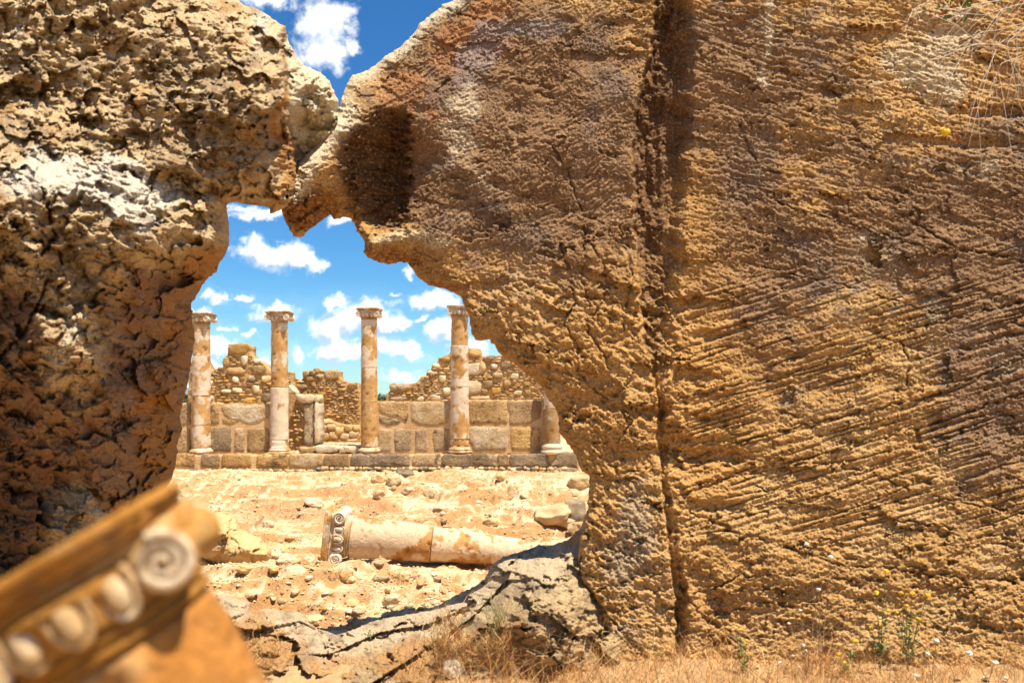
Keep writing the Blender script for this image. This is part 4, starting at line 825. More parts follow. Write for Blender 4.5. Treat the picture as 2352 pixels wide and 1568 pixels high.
def grid_box(cx, cy, cz, sx, sy, sz, n=(16, 12, 5)):
    """box with a gridded surface: welded, so that it can be eroded"""
    key = {}; V = []; F = []
    def vid(i, j, k):
        t = (i, j, k)
        if t not in key: key[t] = len(V); V.append((cx+sx*(i/n[0]-.5), cy+sy*(j/n[1]-.5), cz+sz*(k/n[2]-.5)))
        return key[t]
    for i in range(n[0]):
        for j in range(n[1]):
            F.append([vid(i, j, 0), vid(i, j+1, 0), vid(i+1, j+1, 0), vid(i+1, j, 0)]); F.append([vid(i, j, n[2]), vid(i+1, j, n[2]), vid(i+1, j+1, n[2]), vid(i, j+1, n[2])])
    for i in range(n[0]):
        for k in range(n[2]):
            F.append([vid(i, 0, k), vid(i+1, 0, k), vid(i+1, 0, k+1), vid(i, 0, k+1)]); F.append([vid(i, n[1], k), vid(i, n[1], k+1), vid(i+1, n[1], k+1), vid(i+1, n[1], k)])
    for j in range(n[1]):
        for k in range(n[2]):
            F.append([vid(0, j, k), vid(0, j, k+1), vid(0, j+1, k+1), vid(0, j+1, k)]); F.append([vid(n[0], j, k), vid(n[0], j+1, k), vid(n[0], j+1, k+1), vid(n[0], j, k+1)])
    return np.array(V), np.array(F)
def erode(V, c, amt, seed, fr=9):
    d = V-np.array(c); l = np.linalg.norm(d, axis=1)[:, None]+1e-6
    n = f3(V*fr, 3, seed); big = f3(V*fr*.35, 2, seed+4); return V+d/l*(amt*n-amt*1.6*ss(.1, .5, big))[:, None]
def capital(parent, r, z, seed, w=0.60, pale=0.5, detail=1, aw=1.0, tint=(1, 1, 1)):
    """Ionic capital on a neck of radius r at height z (local z up, faces to -y and +y)"""
    s = w/0.60
    def cap_col(*a): return globals()['cap_col_'](*a)*(np.array(tint) if a[2] < .5 else np.array(tint)**.35)
    prof = [(.0005, 0), (r*1.0, 0), (r*1.07, .010*s), (r*1.0, .022*s), (r*.97, .03*s), (r*1.05, .036*s), (r*1.07, .044*s), (r*1.0, .052*s), (r*1.02, .06*s), (r*1.12, .066*s), (r*1.12, .074*s), (r*1.10, .095*s), (r*1.12, .13*s), (r*1.22, .155*s), (r*1.1, .165*s), (.0005, .165*s)]
    V, F = lathe(prof, 40); V = erode(V, (0, 0, .1*s), .006*s, seed, 14/s); V[:, 2] += z
    cap = mesh('capital', V, F, M_COLUMN, parent, cap_col(V, seed, pale-.3)*.8)  # darker body colour paints shade into the gaps behind the eggs
    # cushion (canalis) between the volutes
    V, F = grid_box(0, 0, .165*s, .50*s, .40*s, .07*s, (24, 14, 5)); V = erode(V, (0, 0, .165*s), .010*s, seed+1, 11/s); V[:, 2] += z
    mesh('cushion', V, F, M_COLUMN, cap, cap_col(V, seed+1, pale))
    # abacus: three mouldings, chipped corners
    for k, (ww, zz, hh) in enumerate(((.53, .209, .016), (.565, .226, .018), (.60, .248, .026))):
        V, F = grid_box(0, 0, zz*s, ww*aw*s, (ww-.06)*s, hh*s, (26, 20, 3)); 
        cor = ss(.30*s, .40*s, np.hypot(V[:, 0], V[:, 1])+.05*s*f3(V*7/s, 2, seed+7)); V = V*np.array([1, 1, 1])-np.c_[V[:, :2], np.zeros(len(V))]*(cor*.10)[:, None]
        V = erode(V, (0, 0, zz*s), .011*s, seed+20+k*0, 9/s)
        V[:, 2] += z; mesh('abacus_moulding', V, F, M_COLUMN, cap, cap_col(V, seed+2, pale-.3, (.46, .31, .16)))
    for sx in (-1, 1):
        # bolster with scrolled ends
        rb = .070*s; cx = sx*.212*s; cz = .118*s
        prof = [(.0005, -.225*s), (rb*.55, -.225*s), (rb*.97, -.222*s), (rb, -.205*s), (rb*.92, -.18*s), (rb*.74, -.09*s), (rb*.70, -.0), (rb*.74, .09*s), (rb*.92, .18*s), (rb, .205*s), (rb*.97, .222*s), (rb*.55, .225*s), (.0005, .225*s)]
        V, F = lathe(prof, 32); V = V[:, [0, 2, 1]]*np.array([1, -1, 1]); V = erode(V, (0, 0, 0), .006*s, seed+5+sx, 13/s); V += np.array([cx, 0, cz]); V[:, 2] += z
        vo = mesh('volute', V, F[:, ::-1], M_COLUMN, cap, cap_col(V, seed+5+sx, pale+.35))
        for sy in (-1, 1):
            paths = []; t = np.linspace(0, 2.35*2*np.pi, 90); rr = rb*(.90-.335*t/(2*np.pi)); rr = np.maximum(rr, .004*s)
            ang = math.pi/2-sx*t if True else t
            X = cx+rr*np.cos(ang)*1; Z = z+cz+rr*np.sin(ang); Yv = np.full_like(X, sy*(.227*s)); paths.append((np.stack([X, Yv, Z], 1), np.maximum(.004*s, .0125*s*(1-.5*t/t[-1]))))
            paths.append((np.array([[cx, sy*.222*s, z+cz], [cx, sy*.236*s, z+cz]]), np.array([.016*s, .012*s])))
            X = np.append(X[::1], cx); V, F = tube(paths[:1], 8); V = V+.003*s*f3(V*30/s, 2, seed)[:, None]
            m_ = mesh('scroll', V, F, M_COLUMN, cap, cap_col(V, seed+8, pale+.45))
            V, F = tube(paths[1:], 8); mesh('scroll_eye', V, F, M_COLUMN, cap, cap_col(V, seed+8, pale+.45))
    # egg and dart
    for sy in (-1,):
        for k in (-1, 0, 1):
            ex = k*.100*s; ey = sy*(math.sqrt(max(.0, (r*1.12)**2-ex**2))+.006*s)
            v, f = ICO[2]; V = v*np.array([.026, .020, .046])*s+np.array([ex, ey, .112*s+z]); C = cap_col(V, seed+9+k, pale+.4)
            mesh('egg', V, f, M_COLUMN, cap, C)
            t = np.linspace(-.15*np.pi, 1.15*np.pi, 18); X = ex+.041*s*np.cos(t); Z = z+.128*s-.072*s*np.sin(t)*1.0; Yv = np.full_like(X, ey-sy*.002)
            V, F = tube([(np.stack([X, Yv, Z], 1), .0085*s)], 6); mesh('egg_shell', V, F, M_COLUMN, cap, cap_col(V, seed+11+k, pale+.3))
            if k < 1:
                dx = ex+.050*s; V, F = tube([(np.array([[dx, ey, z+.14*s], [dx, ey, z+.075*s]]), np.array([.008*s, .002*s]))], 5); mesh('dart', V, F, M_COLUMN, cap, cap_col(V, seed+3, pale+.3))
    return cap
def col_base(parent, r, seed, mould=True, h=.14, tint=None):
    if mould: prof = [(.0005, 0), (r*1.32, 0), (r*1.36, .02), (r*1.32, .045), (r*1.20, .055), (r*1.17, .068), (r*1.26, .08), (r*1.28, .092), (r*1.22, .104), (r*1.14, .112), (r*1.17, .124), (r*1.12, .138), (r*1.02, .15), (.0005, .15)]
    else: prof = [(.0005, 0), (r*1.28, 0), (r*1.34, .04), (r*1.30, .08), (r*1.12, .10), (r*1.02, .14), (.0005, .15)]
    V, F = lathe(prof, 40); V = V*np.array([1, 1, h/.15]); V = erode(V, (0, 0, .07), .007, seed, 9)
    C = cap_col_(V, seed, .3, (.58, .42, .24))
    return mesh('base', V, F, M_COLUMN, parent, C)
def column(cx, top, bot, wsh, wcap, label, seed, plasters, cuts, mould=True, pale=.5):
    loc = PK(cx, bot, YC); s = K/FPX*YC; H = (bot-top)*s; r = wsh*s/2; W = wcap*s
    e = empty('column', loc, label, 'column', 'standing Ionic columns of the colonnade'); ch = .286*W/.60; z0 = .14
    col_base(e, r, seed, mould)
    zs = [z0]+[z0+(H-ch-z0)*c for c in cuts]+[H-ch]
    for i in range(len(zs)-1):
        t0 = (zs[i]-z0)/(H-ch-z0); t1 = (zs[i+1]-z0)/(H-ch-z0); d = drum('drum', r*(1.03-.10*t0), r*(1.03-.10*t1), zs[i]+.002, zs[i+1], e, seed+i*7, plasters[i % len(plasters)], tint=None, off=(seed*3.1, 0, 0))
    capital(e, r*.95, H-ch, seed, W, pale)
    e.rotation_euler = (0, 0, random.uniform(-.12, .12)); return e
column(463, 717, 1040, 40, 58, 'leftmost column, partly behind the overhanging rock, with peeling plaster midway', 31, (.45, .35, .75, .3), (.18, .42, .74), False)
column(642, 713, 1040, 39, 60, 'smooth pale plastered column left of the doorway', 47, (.9, .85, .35), (.06, .48), True, .45)
column(848, 706, 1038, 38, 58, 'heavily pitted orange-brown column right of the doorway', 58, (.3, .25, .45), (.35, .62), False, .6)
column(1056, 700, 1038, 41, 59, 'pitted grey column with moulded base whose capital touches the rock wall', 69, (.55, .5, .75, .2), (.06, .46, .78), True, .7)
# fifth: plain base and stub against the wall end
e = empty('column', PK(1268, 1042, YC-.15), 'half hidden grey column stub on a cream rounded base at the right end', 'column', 'standing Ionic columns of the colonnade')
s_ = K/FPX*YC; V, F = lathe([(.0005, 0), (.30*1, 0), (.345, .03), (.35, .07), (.31, .10), (.285, .125), (.315, .15), (.315, .185), (.27, .215), (.25, .25), (.0005, .25)], 44); V = V*np.array([.78, .78, 1.05]); V = erode(V, (0, 0, .1), .004, 5)
mesh('base', V, F, M_COLUMN, e, np.ones((len(V), 3))*np.array((.68, .53, .34)))
drum('drum', .205, .19, .27, 1.05, e, 88, .2, tint=(.72, .74, .78)); drum('drum', .19, .17, 1.052, 2.3, e, 89, .5)

# ------------------------------------------------------------------ rubble walls behind
def rubble_wall(name, label, outline, Y, thick, bigs, seed, hrow=(3.2, 7.5), wrow=(7, 20), group=None):
    """outline in sheet px; bigs: (x, y, w, h, mat)"""
    x0 = min(p[0] for p in outline); x1 = max(p[0] for p in outline); y0 = min(p[1] for p in outline); y1 = max(p[1] for p in outline)
    e = empty(name, PK((x0+x1)/2, y1, Y), label, 'wall', group)
    wall_core('earth_core', outline, Y+.03, thick, M_RUBMORTAR, e, seed, .07)
    rs = random.Random(seed); s = K/FPX*Y
    pj = outline
    def ins(x, y): return bool(inside(pj, np.array([x]), np.array([y]))[0, 0])
    small = []; big = []
    y = y1
    while y > y0-2:
        h = rs.uniform(*hrow); x = x0+rs.uniform(-6, 0)
        while x < x1:
            w = rs.uniform(*wrow); hh = h*rs.uniform(.75, 1.1)
            cx, cy = x+w/2, y-h/2
            if ins(cx, cy) and ins(cx-w*.35, cy) and ins(cx+w*.35, cy) and not any(abs(cx-b[0]) < b[2]*.5+w*.3 and abs(cy-b[1]) < b[3]*.5+h*.3 for b in bigs):
                (big if w > 13 else small).append((cx, cy, w*.97, hh*.92))
            x += w
        y -= h
    for (a, b, w, h, m) in bigs: stone('stone', PK(a, b, Y+.03)-e.location, (w*s*1.05, .17 if w < 60 else .3, h*s*1.05), 'slab', m, e, (0, rs.uniform(-.1, .1), 0), rs.randrange(8))
    big = big[:280]
    for (a, b, w, h) in big: stone('stone', PK(a, b, Y+.05)-e.location, (w*s*1.15, rs.uniform(.12, .24), h*s*1.15), 'box', M_RUBBLE, e, (rs.uniform(-.15, .15), rs.uniform(-.12, .12), 0), rs.randrange(8))
    if small: o = stones_joined('small_stones', small, M_RUBBLE, e, Y+.04); o['kind'] = 'stuff'
    return e
R_ = M_RUBBLE; Pm = M_PALE; Bm = M_BLOCK
outA = k_(c1((100,1000),(130,640),(160,560),(150,480),(170,480),(296,712),(330,690),(370,668),(400,662),(398,600),(420,575),(440,570),(447,468),(470,465),(570,462),(625,480),(628,560),(655,580),(660,600),(700,610),(740,640),(790,690),(800,720),(960,700),(965,780),(1000,900),(960,1050)))
rubble_wall('rubble_wall', 'ragged rubble wall with a squared block on its peak behind the first two columns', outA, 22.5, .55,
    [(*k_(c1((x, y)))[0], w*.4782*S2K, h*.4782*S2K, m) for x, y, w, h, m in ((535,510,178,92,R_),(580,605,60,82,Pm),(510,765,58,58,Pm),(430,862,90,32,Pm),(525,855,85,40,Pm),(678,845,62,72,Pm),(700,680,130,70,Bm),(510,690,175,60,R_),(590,610,0.1,.1,R_),(630,940,100,50,R_),(388,662,52,26,Pm),(305,790,30,40,Pm),(308,915,36,44,Pm),(765,760,80,60,R_),(640,760,75,60,M_DARKBLOCK),(430,615,60,70,Bm),(690,610,60,40,Pm),(760,910,80,70,Bm))], 3, group='ruined rubble walls behind the colonnade')
outB = k_(c1((940,1300),(942,800),(990,775),(1010,755),(1040,770),(1080,780),(1065,720),(1080,700),(1130,705),(1180,668),(1215,690),(1210,740),(1240,740),(1260,690),(1320,680),(1370,700),(1375,760),(1420,780),(1470,795),(1520,790),(1530,860),(1545,900),(1552,1290)))
rubble_wall('rubble_wall', 'wall of thin stone courses with knobbly boulders on top behind the doorway', outB, 23.8, .55,
    [(*k_(c1((x, y)))[0], w*.4782*S2K, h*.4782*S2K, m) for x, y, w, h, m in ((1095,720,60,55,Bm),(1150,710,60,40,Bm),(1190,690,46,50,Bm),(1310,725,120,80,Bm),(1210,740,70,40,Bm),(1070,825,110,50,R_),(1480,820,80,50,R_),(1130,760,80,40,Bm),(1345,995,18,16,Pm),(1230,880,70,26,R_),(1400,850,80,30,Bm))], 5, (2.6, 5.2), (6, 16), 'ruined rubble walls behind the colonnade')
outC = k_(c2((300,960),(305,885),(330,870),(330,805),(500,800),(530,800),(560,790),(600,740),(640,730),(645,690),(680,680),(690,640),(735,625),(740,580),(800,570),(842,550),(842,480),(985,480),(985,508),(1095,508),(1100,570),(1150,565),(1230,570),(1290,560),(1400,600),(1520,700),(1640,740),(1700,960)))
rubble_wall('rubble_wall', 'stepped rubble wall with large white boulders behind the two right-hand columns', outC, 22.5, .55,
    [(*k_(c2((x, y)))[0], w*.4782*S2K, h*.4782*S2K, m) for x, y, w, h, m in ((1040,675,140,100,Pm),(1035,825,135,115,Pm),(1208,655,55,46,Pm),(1375,740,75,50,Pm),(770,758,66,62,Pm),(810,862,66,66,Pm),(710,915,95,52,Pm),(590,925,70,36,Pm),(1235,728,90,52,Bm),(1400,875,80,36,Pm),(690,705,90,34,Pm),(790,595,100,36,R_),(1045,545,105,66,R_),(425,830,190,58,Bm),(410,925,160,38,M_DARKBLOCK),(1165,585,110,36,Bm),(720,650,70,40,Pm),(1110,650,60,90,R_),(1300,640,90,60,M_DARKBLOCK),(1150,800,90,60,R_),(1320,800,80,60,R_),(1220,860,90,60,R_),(1130,865,70,50,Bm),(1080,918,180,28,Pm),(1480,800,60,40,Bm),(1490,870,60,44,Bm),(870,650,70,50,R_))], 8, (3.2, 6.5), (7, 18), group='ruined rubble walls behind the colonnade')
# low tumbled bank of boulders in the doorway
outD = k_(c1((1195,1290),(1205,1110),(1260,1095),(1300,1120),(1360,1140),(1552,1150),(1552,1290)))
rubble_wall('rubble_bank', 'low bank of knobbly cream stones seen through the doorway', outD, 21.6, .6,
    [(*k_(c1((x, y)))[0], w*.4782*S2K, h*.4782*S2K, m) for x, y, w, h, m in ((1250,1120,90,50,M_STONE),(1240,1170,70,60,M_STONE),(1310,1160,80,50,M_STONE),(1380,1190,80,60,M_STONE),(1450,1170,80,50,M_STONE),(1500,1220,90,60,M_STONE),(1420,1240,90,50,M_STONE),(1330,1230,80,60,M_STONE),(1260,1240,80,60,M_STONE),(1520,1170,60,50,M_STONE),(1480,1270,90,30,M_STONE))], 9, (5, 9), (12, 24))
# door jamb and pier
e = empty('door_pier', PK(690, 1035, 19.3), 'narrow stone pier with a bright upright slab beside the doorway', 'pier')
wall_core('earth_core', k_(c1((940,1388),(1205,1385),(1205,890),(1000,890),(940,900))), 19.45, .5, M_RUBMORTAR, e, 12, .03)
block('jamb', k_(c1((1080,1320),(1165,1320),(1165,960),(1078,975))), 19.36, .3, M_PLAINBLOCK, e, 501, .015)
block('upright_slab', k_(c1((1166,1310),(1206,1290),(1206,960),(1166,955))), 19.30, .5, M_PALE, e, 502, .01, 'bright cream upright slab')
block('cap_stone', k_(c1((1005,930),(1050,965),(1160,960),(1160,892),(1010,888))), 19.33, .4, M_PALE, e, 503, .03)
block('cap_stone', k_(c1((1165,960),(1206,950),(1206,890),(1165,892))), 19.32, .4, M_PALE, e, 504, .02)
rs_ = random.Random(5)
for i in range(26):
    x = rs_.uniform(950, 1070); y = rs_.uniform(985, 1370); q = k_(c1((x, y)))[0]; stone('stone', PK(q[0], q[1], 19.42)-e.location, (rs_.uniform(.07, .17), .12, rs_.uniform(.04, .10)), 'box', rs_.choice((M_RUBBLE, M_BLOCK)), e, (0, rs_.uniform(-.3, .3), 0))
e = empty('fallen_slab', PK(715, 930, 19.6), 'white slab leaning down behind the second column above the pier', 'stone')
block('slab', k_(c1((945,905),(990,885),(1035,885),(1000,840),(960,800),(944,830))), 19.55, .3, M_PALE, e, 505, .02)
e = empty('threshold', PK(780, 1038, 18.95), 'pale two-stone threshold across the doorway', 'doorstep')
block('block', k_(c1((1030,1378),(1165,1378),(1165,1330),(1030,1330))), 18.95, .5, M_BLOCK, e, 506, .01)
block('block', k_(c1((1170,1375),(1360,1375),(1360,1318),(1170,1318))), 18.93, .7, M_PALE, e, 507, .01)
block('block', k_(c1((1366,1375),(1545,1378),(1545,1322),(1366,1320))), 18.92, .7, M_PALE, e, 508, .01)

# ------------------------------------------------------------------ boulder, squared stones
def boulder(name, loc, size, label, cat, seed, sub=4, mat=None, rot=0, boxy=.5, base=(.60, .44, .22), dark=(.42, .27, .12), rough=.28):
    p, f = stone_arr(sub, seed, boxy, rough, 1.1); p = p*(1+.03*f3(p*6, 3, seed+2))[:, None]; p = p*np.array(size)/2
    C = np.ones((len(p), 3))*np.array(base); C = mixc(C, dark, ss(0, .4, f3(p*4, 4, seed+5)))
    o = mesh(name, p, f, M_BOULDER, None, C); o.location = loc; o.rotation_euler = (0, 0, rot); return tag(o, label, cat)
def on_ground(px, py, Yg):
    p = P(px, py, Yg); return p
def ray_ground(px, py):
    """where the view ray through a sheet point meets the court floor"""
    Y = 6.0
    while Y < 19:
        p = P(px, py, Y)
        if p.z < gz(p.x, p.y): break
        Y += .04
    return Vector((p.x, p.y, gz(p.x, p.y)))
# the two-humped boulder, traced
def traced_boulder(name, outK, Y, depth, label, cat, seed, base, dark):
    pts = [(x*K, y*K) for x, y in outK]; rim = [(a, b, 18, depth*.8) for a, b in pts]+[(pts[0][0]+.01, pts[0][1], 18, depth*.8)]
    us = np.arange(min(p[0] for p in pts)-2, max(p[0] for p in pts)+3, .8); vs = np.arange(min(p[1] for p in pts)-2, max(p[1] for p in pts)+3, .8)
    cxm = np.mean([p[0] for p in pts]); top = min(p[1] for p in pts); bot = max(p[1] for p in pts)
    def df(U, V, us_, vs_, D):
        t = (V-top)/(bot-top); y = Y-depth*.45*t-.05*f2(U/14, V/12, 4, seed)-.012*f2(U/3.4, V/3, 3, seed+2)+.09*facets(U/26+.2*f2(U/9, V/9, 2, 3), V/19, seed % 7, 1.2)+.02*facets(U/9, V/8, 2, 1.0)
        p1, _, c_ = worley(U/4, V/3.4, seed % 9); y = y+.012*ss(.3, .05, p1)*(c_ > .75); return y, dict(t=t)
    def cf(U, V, us_, vs_, D, s):
        C = np.ones(U.shape+(3,))*np.array(base); C = mixc(C, dark, np.clip(ss(-.2, .4, f2(U/10, V/8, 4, seed+7))*.6+.0, 0, 1)); return C
    o = relief(name, [pts[0]], rim, us, vs, df, cf, M_BOULDER, seed=seed, back=depth, jamp=.5); return tag(o, label, cat)
traced_boulder('boulder', [(455,1275),(452,1200),(470,1178),(520,1173),(545,1190),(552,1213),(572,1225),(600,1235),(622,1262),(625,1280),(600,1300),(560,1300),(500,1296)], 9.35, .55, 'big two-humped yellow boulder just right of the blurred capital', 'boulder', 21, (.60, .42, .20), (.44, .27, .11))

# fallen column ---------------------------------------------------------------
def fallen():
    A = Vector((-1.86, 9.25, -0.27+.345)); 
    e = empty('fallen_column', A, 'toppled column lying on its side with its scrolled capital at the left end', 'column')
    # local z runs from the shaft's broken end towards the capital; capital face turned to the viewer
    ax = Vector((-1.0, -0.05, 0.105)).normalized()          # towards the capital
    yl = Vector((0.0, 1.0, 0.0)); yl = (yl-ax*yl.dot(ax)).normalized(); xl = yl.cross(ax)
    M = Matrix((xl, yl, ax)).transposed().to_4x4(); e.matrix_world = Matrix.Translation(A)@M
    r0, r1 = .238, .150
    drum('drum', .207, r0, -.93, -.002, e, 131, .74, 72, .011, tint=(.88, .80, .74))
    drum('drum', r1, .205, -1.98, -.935, e, 137, .62, 64, .012, tint=(.97, .90, .86))
    capital(e, r0*.96, .0, 135, .66, .62)
    return e
fc = fallen()

# leaning column close to the camera -------------------------------------------
def near_column():
    # neck centre of the capital
    D = 0.78
    rt = P(138, 578, D); lf = P(-36, 680, D); ax_x = (rt-lf).normalized(); up = Vector((-ax_x.z, 0, ax_x.x))
    up = (up+Vector((0, -.12, 0))).normalized(); yl = up.cross(ax_x).normalized()   # pointing away from camera
    w = (rt-lf).length/.424*.60; s = w/.60
    c = (rt+lf)/2; A = c-up*.118*s+yl*.22*s+ax_x*.0
    # slight turn so that the right bolster end shows
    M = Matrix((ax_x, yl, up)).transposed(); R = Matrix.Rotation(math.radians(12), 3, up); M = (R@M).to_4x4()
    e = empty('leaning_column', A, 'blurred leaning column with a carved scroll capital, very close at the lower left', 'column'); e.matrix_world = Matrix.Translation(A)@M
    capital(e, .215*s, 0, 91, w, .25, 2, .86, (1.0, .82, .55))
    L_ = (A.z+.02)/max(.2, up.z)
    drum('drum', .165*s, .210*s, -.7, -.002, e, 93, .25, 64, .012, tint=(.86, .62, .34)); drum('drum', .17*s, .172*s, -L_, -.702, e, 94, .25, 64, .02, tint=(.86, .62, .34))
near_column()

# ------------------------------------------------------------------ loose stones on the court
named = [  # (x, y bottom, w px, h px, material, label) sheet coordinates
    (1333,1122,62,30,M_STONE,'squared yellow block against the rock wall at the right edge of the court'),
    (1272,1208,86,40,M_STONE,'long wedge-shaped stone leaning by the rock wall'),
    (1322,1205,50,60,M_DARKSTONE,'tall grey stone propped against the foot of the rock wall'),
    (1300,1215,52,22,M_STONE,'flat pale stone under the long wedge-shaped one'),
    (1330,1232,50,30,M_STONE,'rounded stone where the sill meets the rock wall'),
    (985,1222,34,24,M_STONE,'knobbly brown stone lying above the fallen shaft'),
    (1127,1210,36,20,M_STONE,'round stone near the mound right of the middle'),
    (870,1110,34,20,M_STONE,'yellow stone at the foot of the step, leftmost of the clump'),
    (903,1116,36,22,M_STONE,'pointed pale stone in the clump at the foot of the step'),
    (930,1098,40,18,M_DARKSTONE,'brown stone touching the step above the clump'),
    (905,1130,12,10,M_STONE,'pebble below the clump of stones at the step'),
    (870,1148,28,20,M_STONE,'squat brown stone in the middle of the court'),
    (935,1136,28,16,M_STONE,'dark stone casting a shadow right of the squat brown one'),
    (986,1146,28,20,M_STONE,'wedge stone in line with the fourth column'),
    (1150,1060+45,20,14,M_STONE,'small stone on the reddish flat below the fourth column'),
    (720,1165,42,20,M_PALE,'flat pale boulder half sunk in the reddish earth'),
    (615,1212,26,16,M_PALE,'small white stone beside the two-humped boulder'),
    (590,1300,0.1,.1,M_PALE,None),
    (796,1338,34,22,M_RUBBLE,'rusty orange stone just below the scrolled capital'),
    (898,1396,42,26,M_PALE,'pale angular stone on the sunlit floor below the fallen shaft'),
    (890,1372,16,12,M_STONE,'little brown stone behind the pale angular one'),
    (824,1420,30,16,M_PALE,'oval cream stone close to the bedrock sill'),
    (630,1285,20,10,M_PALE,'mushroom-like white stone at the boulder foot'),
    (1040,1568,46,42,M_PALE,'white triangular stone in the dry grass at the bottom'),
    (1186,1572,18,20,M_FLUFF,'tiny bright white chip at the bottom edge'),
    (880,1340,22,14,M_STONE,'stone in the patch of dry weeds under the fallen shaft'),
    (1005,1340,26,12,M_STONE,'flat stone near the sill under the broken end of the shaft'),
    (665,1245,24,12,M_RUBBLE,'small red-brown stone left of the scrolled capital'),
]
for i, (x, y, w, h, m, lb) in enumerate(named):
    if lb is None: continue
    if y > 1450: p = P(x*K, y*K, 4.42); p.z = max(p.z, gz(p.x, p.y)); sc = 4.42
    else: p = ray_ground(x*K, y*K-1); sc = p.y
    s = K/FPX*sc; o = stone('stone', p+Vector((0, .12*w*s, h*s*.40)), (w*s*1.08, w*s*.85, h*s*1.15), 'big' if w > 24 else 'round', m, None, (random.uniform(-.1, .1), random.uniform(-.15, .15), random.uniform(-.5, .5)), i % 8)
    tag(o, lb, 'stone')
rs_ = random.Random(77); cnt = 0
while cnt < 250:
    px = rs_.uniform(170, 600); py = rs_.uniform(478, 628); p = ray_ground(px, py)
    if p.y > 18.3 or p.y < 5.9: continue
    w = rs_.choice((1, 1, 1, 1.5, 2.4))*rs_.uniform(.028, .06)
    o = stone('stone', p+Vector((0, 0, w*.05)), (w*rs_.uniform(1, 1.9), w*rs_.uniform(.9, 1.3), w*rs_.uniform(.5, .9)), 'small' if w < .09 else 'big', rs_.choice((M_STONE, M_STONE, M_PALE, M_STONE)), None, (rs_.uniform(-.3, .3), rs_.uniform(-.3, .3), rs_.uniform(0, 6)), rs_.randrange(8))
    tag(o, 'small loose stone lying on the dusty court floor', 'stone', 'small stones scattered over the court'); cnt += 1
# gravel, nobody could count it
def gravel(n=62000):
    r = np.random.RandomState(3); v = np.array([(1,0,0),(-.9,.1,0),(0,1,0),(.1,-1,0),(0,0,.8),(0,0,-.5)]); f = np.array([(0,2,4),(2,1,4),(1,3,4),(3,0,4),(2,0,5),(1,2,5),(3,1,5),(0,3,5)])
    Yg = 5.9*(18.3/5.9)**r.rand(n); Xg = (-.47+(.60)*r.rand(n))*Yg
    keep = f2(Xg/0.8, Yg/0.8, 3, 205)+.5*r.rand(n) > .12; Xg = Xg[keep]; Yg = Yg[keep]; n = len(Xg)
    Z = gh(Xg, Yg); sz = (.0045+.012*r.rand(n)**3)*(Yg/8)**.5
    a = r.rand(n)*6.28; st = 1+.8*r.rand(n)
    vx = v[None, :, 0]*st[:, None]; vy = np.broadcast_to(v[None, :, 1], vx.shape)
    X = Xg[:, None]+sz[:, None]*(vx*np.cos(a)[:, None]-vy*np.sin(a)[:, None]); Yq = Yg[:, None]+sz[:, None]*(vx*np.sin(a)[:, None]+vy*np.cos(a)[:, None]); Zq = Z[:, None]+sz[:, None]*(v[None, :, 2]+.25)
    C = np.array((.66, .50, .31))*(.65+.6*r.rand(n))[:, None]*np.array((1, 1, 1)); C = np.where(r.rand(n)[:, None] < .2, np.array((.5, .29, .12)), C)
    F = (f[None]+(np.arange(n)*len(v))[:, None, None]).reshape(-1, 3)
    o = mesh('gravel', np.stack([X.ravel(), Yq.ravel(), Zq.ravel()], 1), F, M_BOULDER, None, np.repeat(C, len(v), 0), False)
    tag(o, 'fine pale gravel strewn over the court floor', 'gravel', None, 'stuff')
gravel()

# ------------------------------------------------------------------ vegetation
def blades(name, roots, hmin, hmax, wid, cols, seed, lean=.5, label=None, cat='grass', curl=.5):
    r = np.random.RandomState(seed); n = len(roots); roots = np.array(roots); segs = 4
    h = hmin+(hmax-hmin)*r.rand(n)**1.6; h = h*(.55+1.1*ss(-.2, .45, f2(roots[:, 0]/.16, roots[:, 1]/.16, 2, 402))); a = r.rand(n)*6.283; ln = lean*r.rand(n)+.05; w = wid*(.6+.8*r.rand(n)); wa = r.rand(n)*3.14
    b = np.stack([np.cos(a), np.sin(a)], 1); side = np.stack([np.cos(wa), np.sin(wa)*.4], 1)
    Vs = []
    for k in range(segs+1):
        t = k/segs; out = ln*h*(t**1.7)*(1+curl*t); z = h*(t-.25*ln*t*t*t*2)
        wob = .012*np.sin(k*2.1+a*3)
        c = roots+np.stack([b[:, 0]*out+wob, b[:, 1]*out, z], 1); ww = w*(1-t*.8)
        Vs.append(c-np.c_[side*ww[:, None], np.zeros(n)]); Vs.append(c+np.c_[side*ww[:, None], np.zeros(n)])
    V = np.stack(Vs, 1); m = 2*(segs+1); base = (np.arange(n)*m)[:, None]
    F = np.concatenate([np.stack([base[:, 0]+2*k, base[:, 0]+2*k+1, base[:, 0]+2*k+3, base[:, 0]+2*k+2], 1) for k in range(segs)])
    cc = np.array(cols)[r.randint(len(cols), size=n)]*(.7+.6*r.rand(n))[:, None]
    o = mesh(name, V.reshape(-1, 3), F, M_GRASS, None, np.repeat(cc, m, 0)); return tag(o, label, cat, None, 'stuff')
r = np.random.RandomState(9); roots = []
while len(roots) < 7500:
    px = r.uniform(385, 1060); Yd = r.uniform(3.95, 4.78); x = (px-512)/FPX*Yd
    dens = .35+.65*float(f2(np.array([x/.35]), np.array([Yd/.35]), 2, 401)[0] > -.1)
    if px < 470: dens *= (px-385)/85
    if r.rand() > dens: continue
    roots.append((x, Yd, gz(x, Yd)-.01))
DRY = [(.52, .26, .08), (.60, .33, .11), (.45, .20, .06), (.66, .45, .2), (.50, .22, .05), (.36, .18, .06), (.24, .11, .04), (.20, .10, .05)]
blades('dry_grass', roots, .03, .30, .0016, DRY, 5, 1.1, 'tangle of dry orange grass along the foot of the rock wall', curl=.9)
roots = []
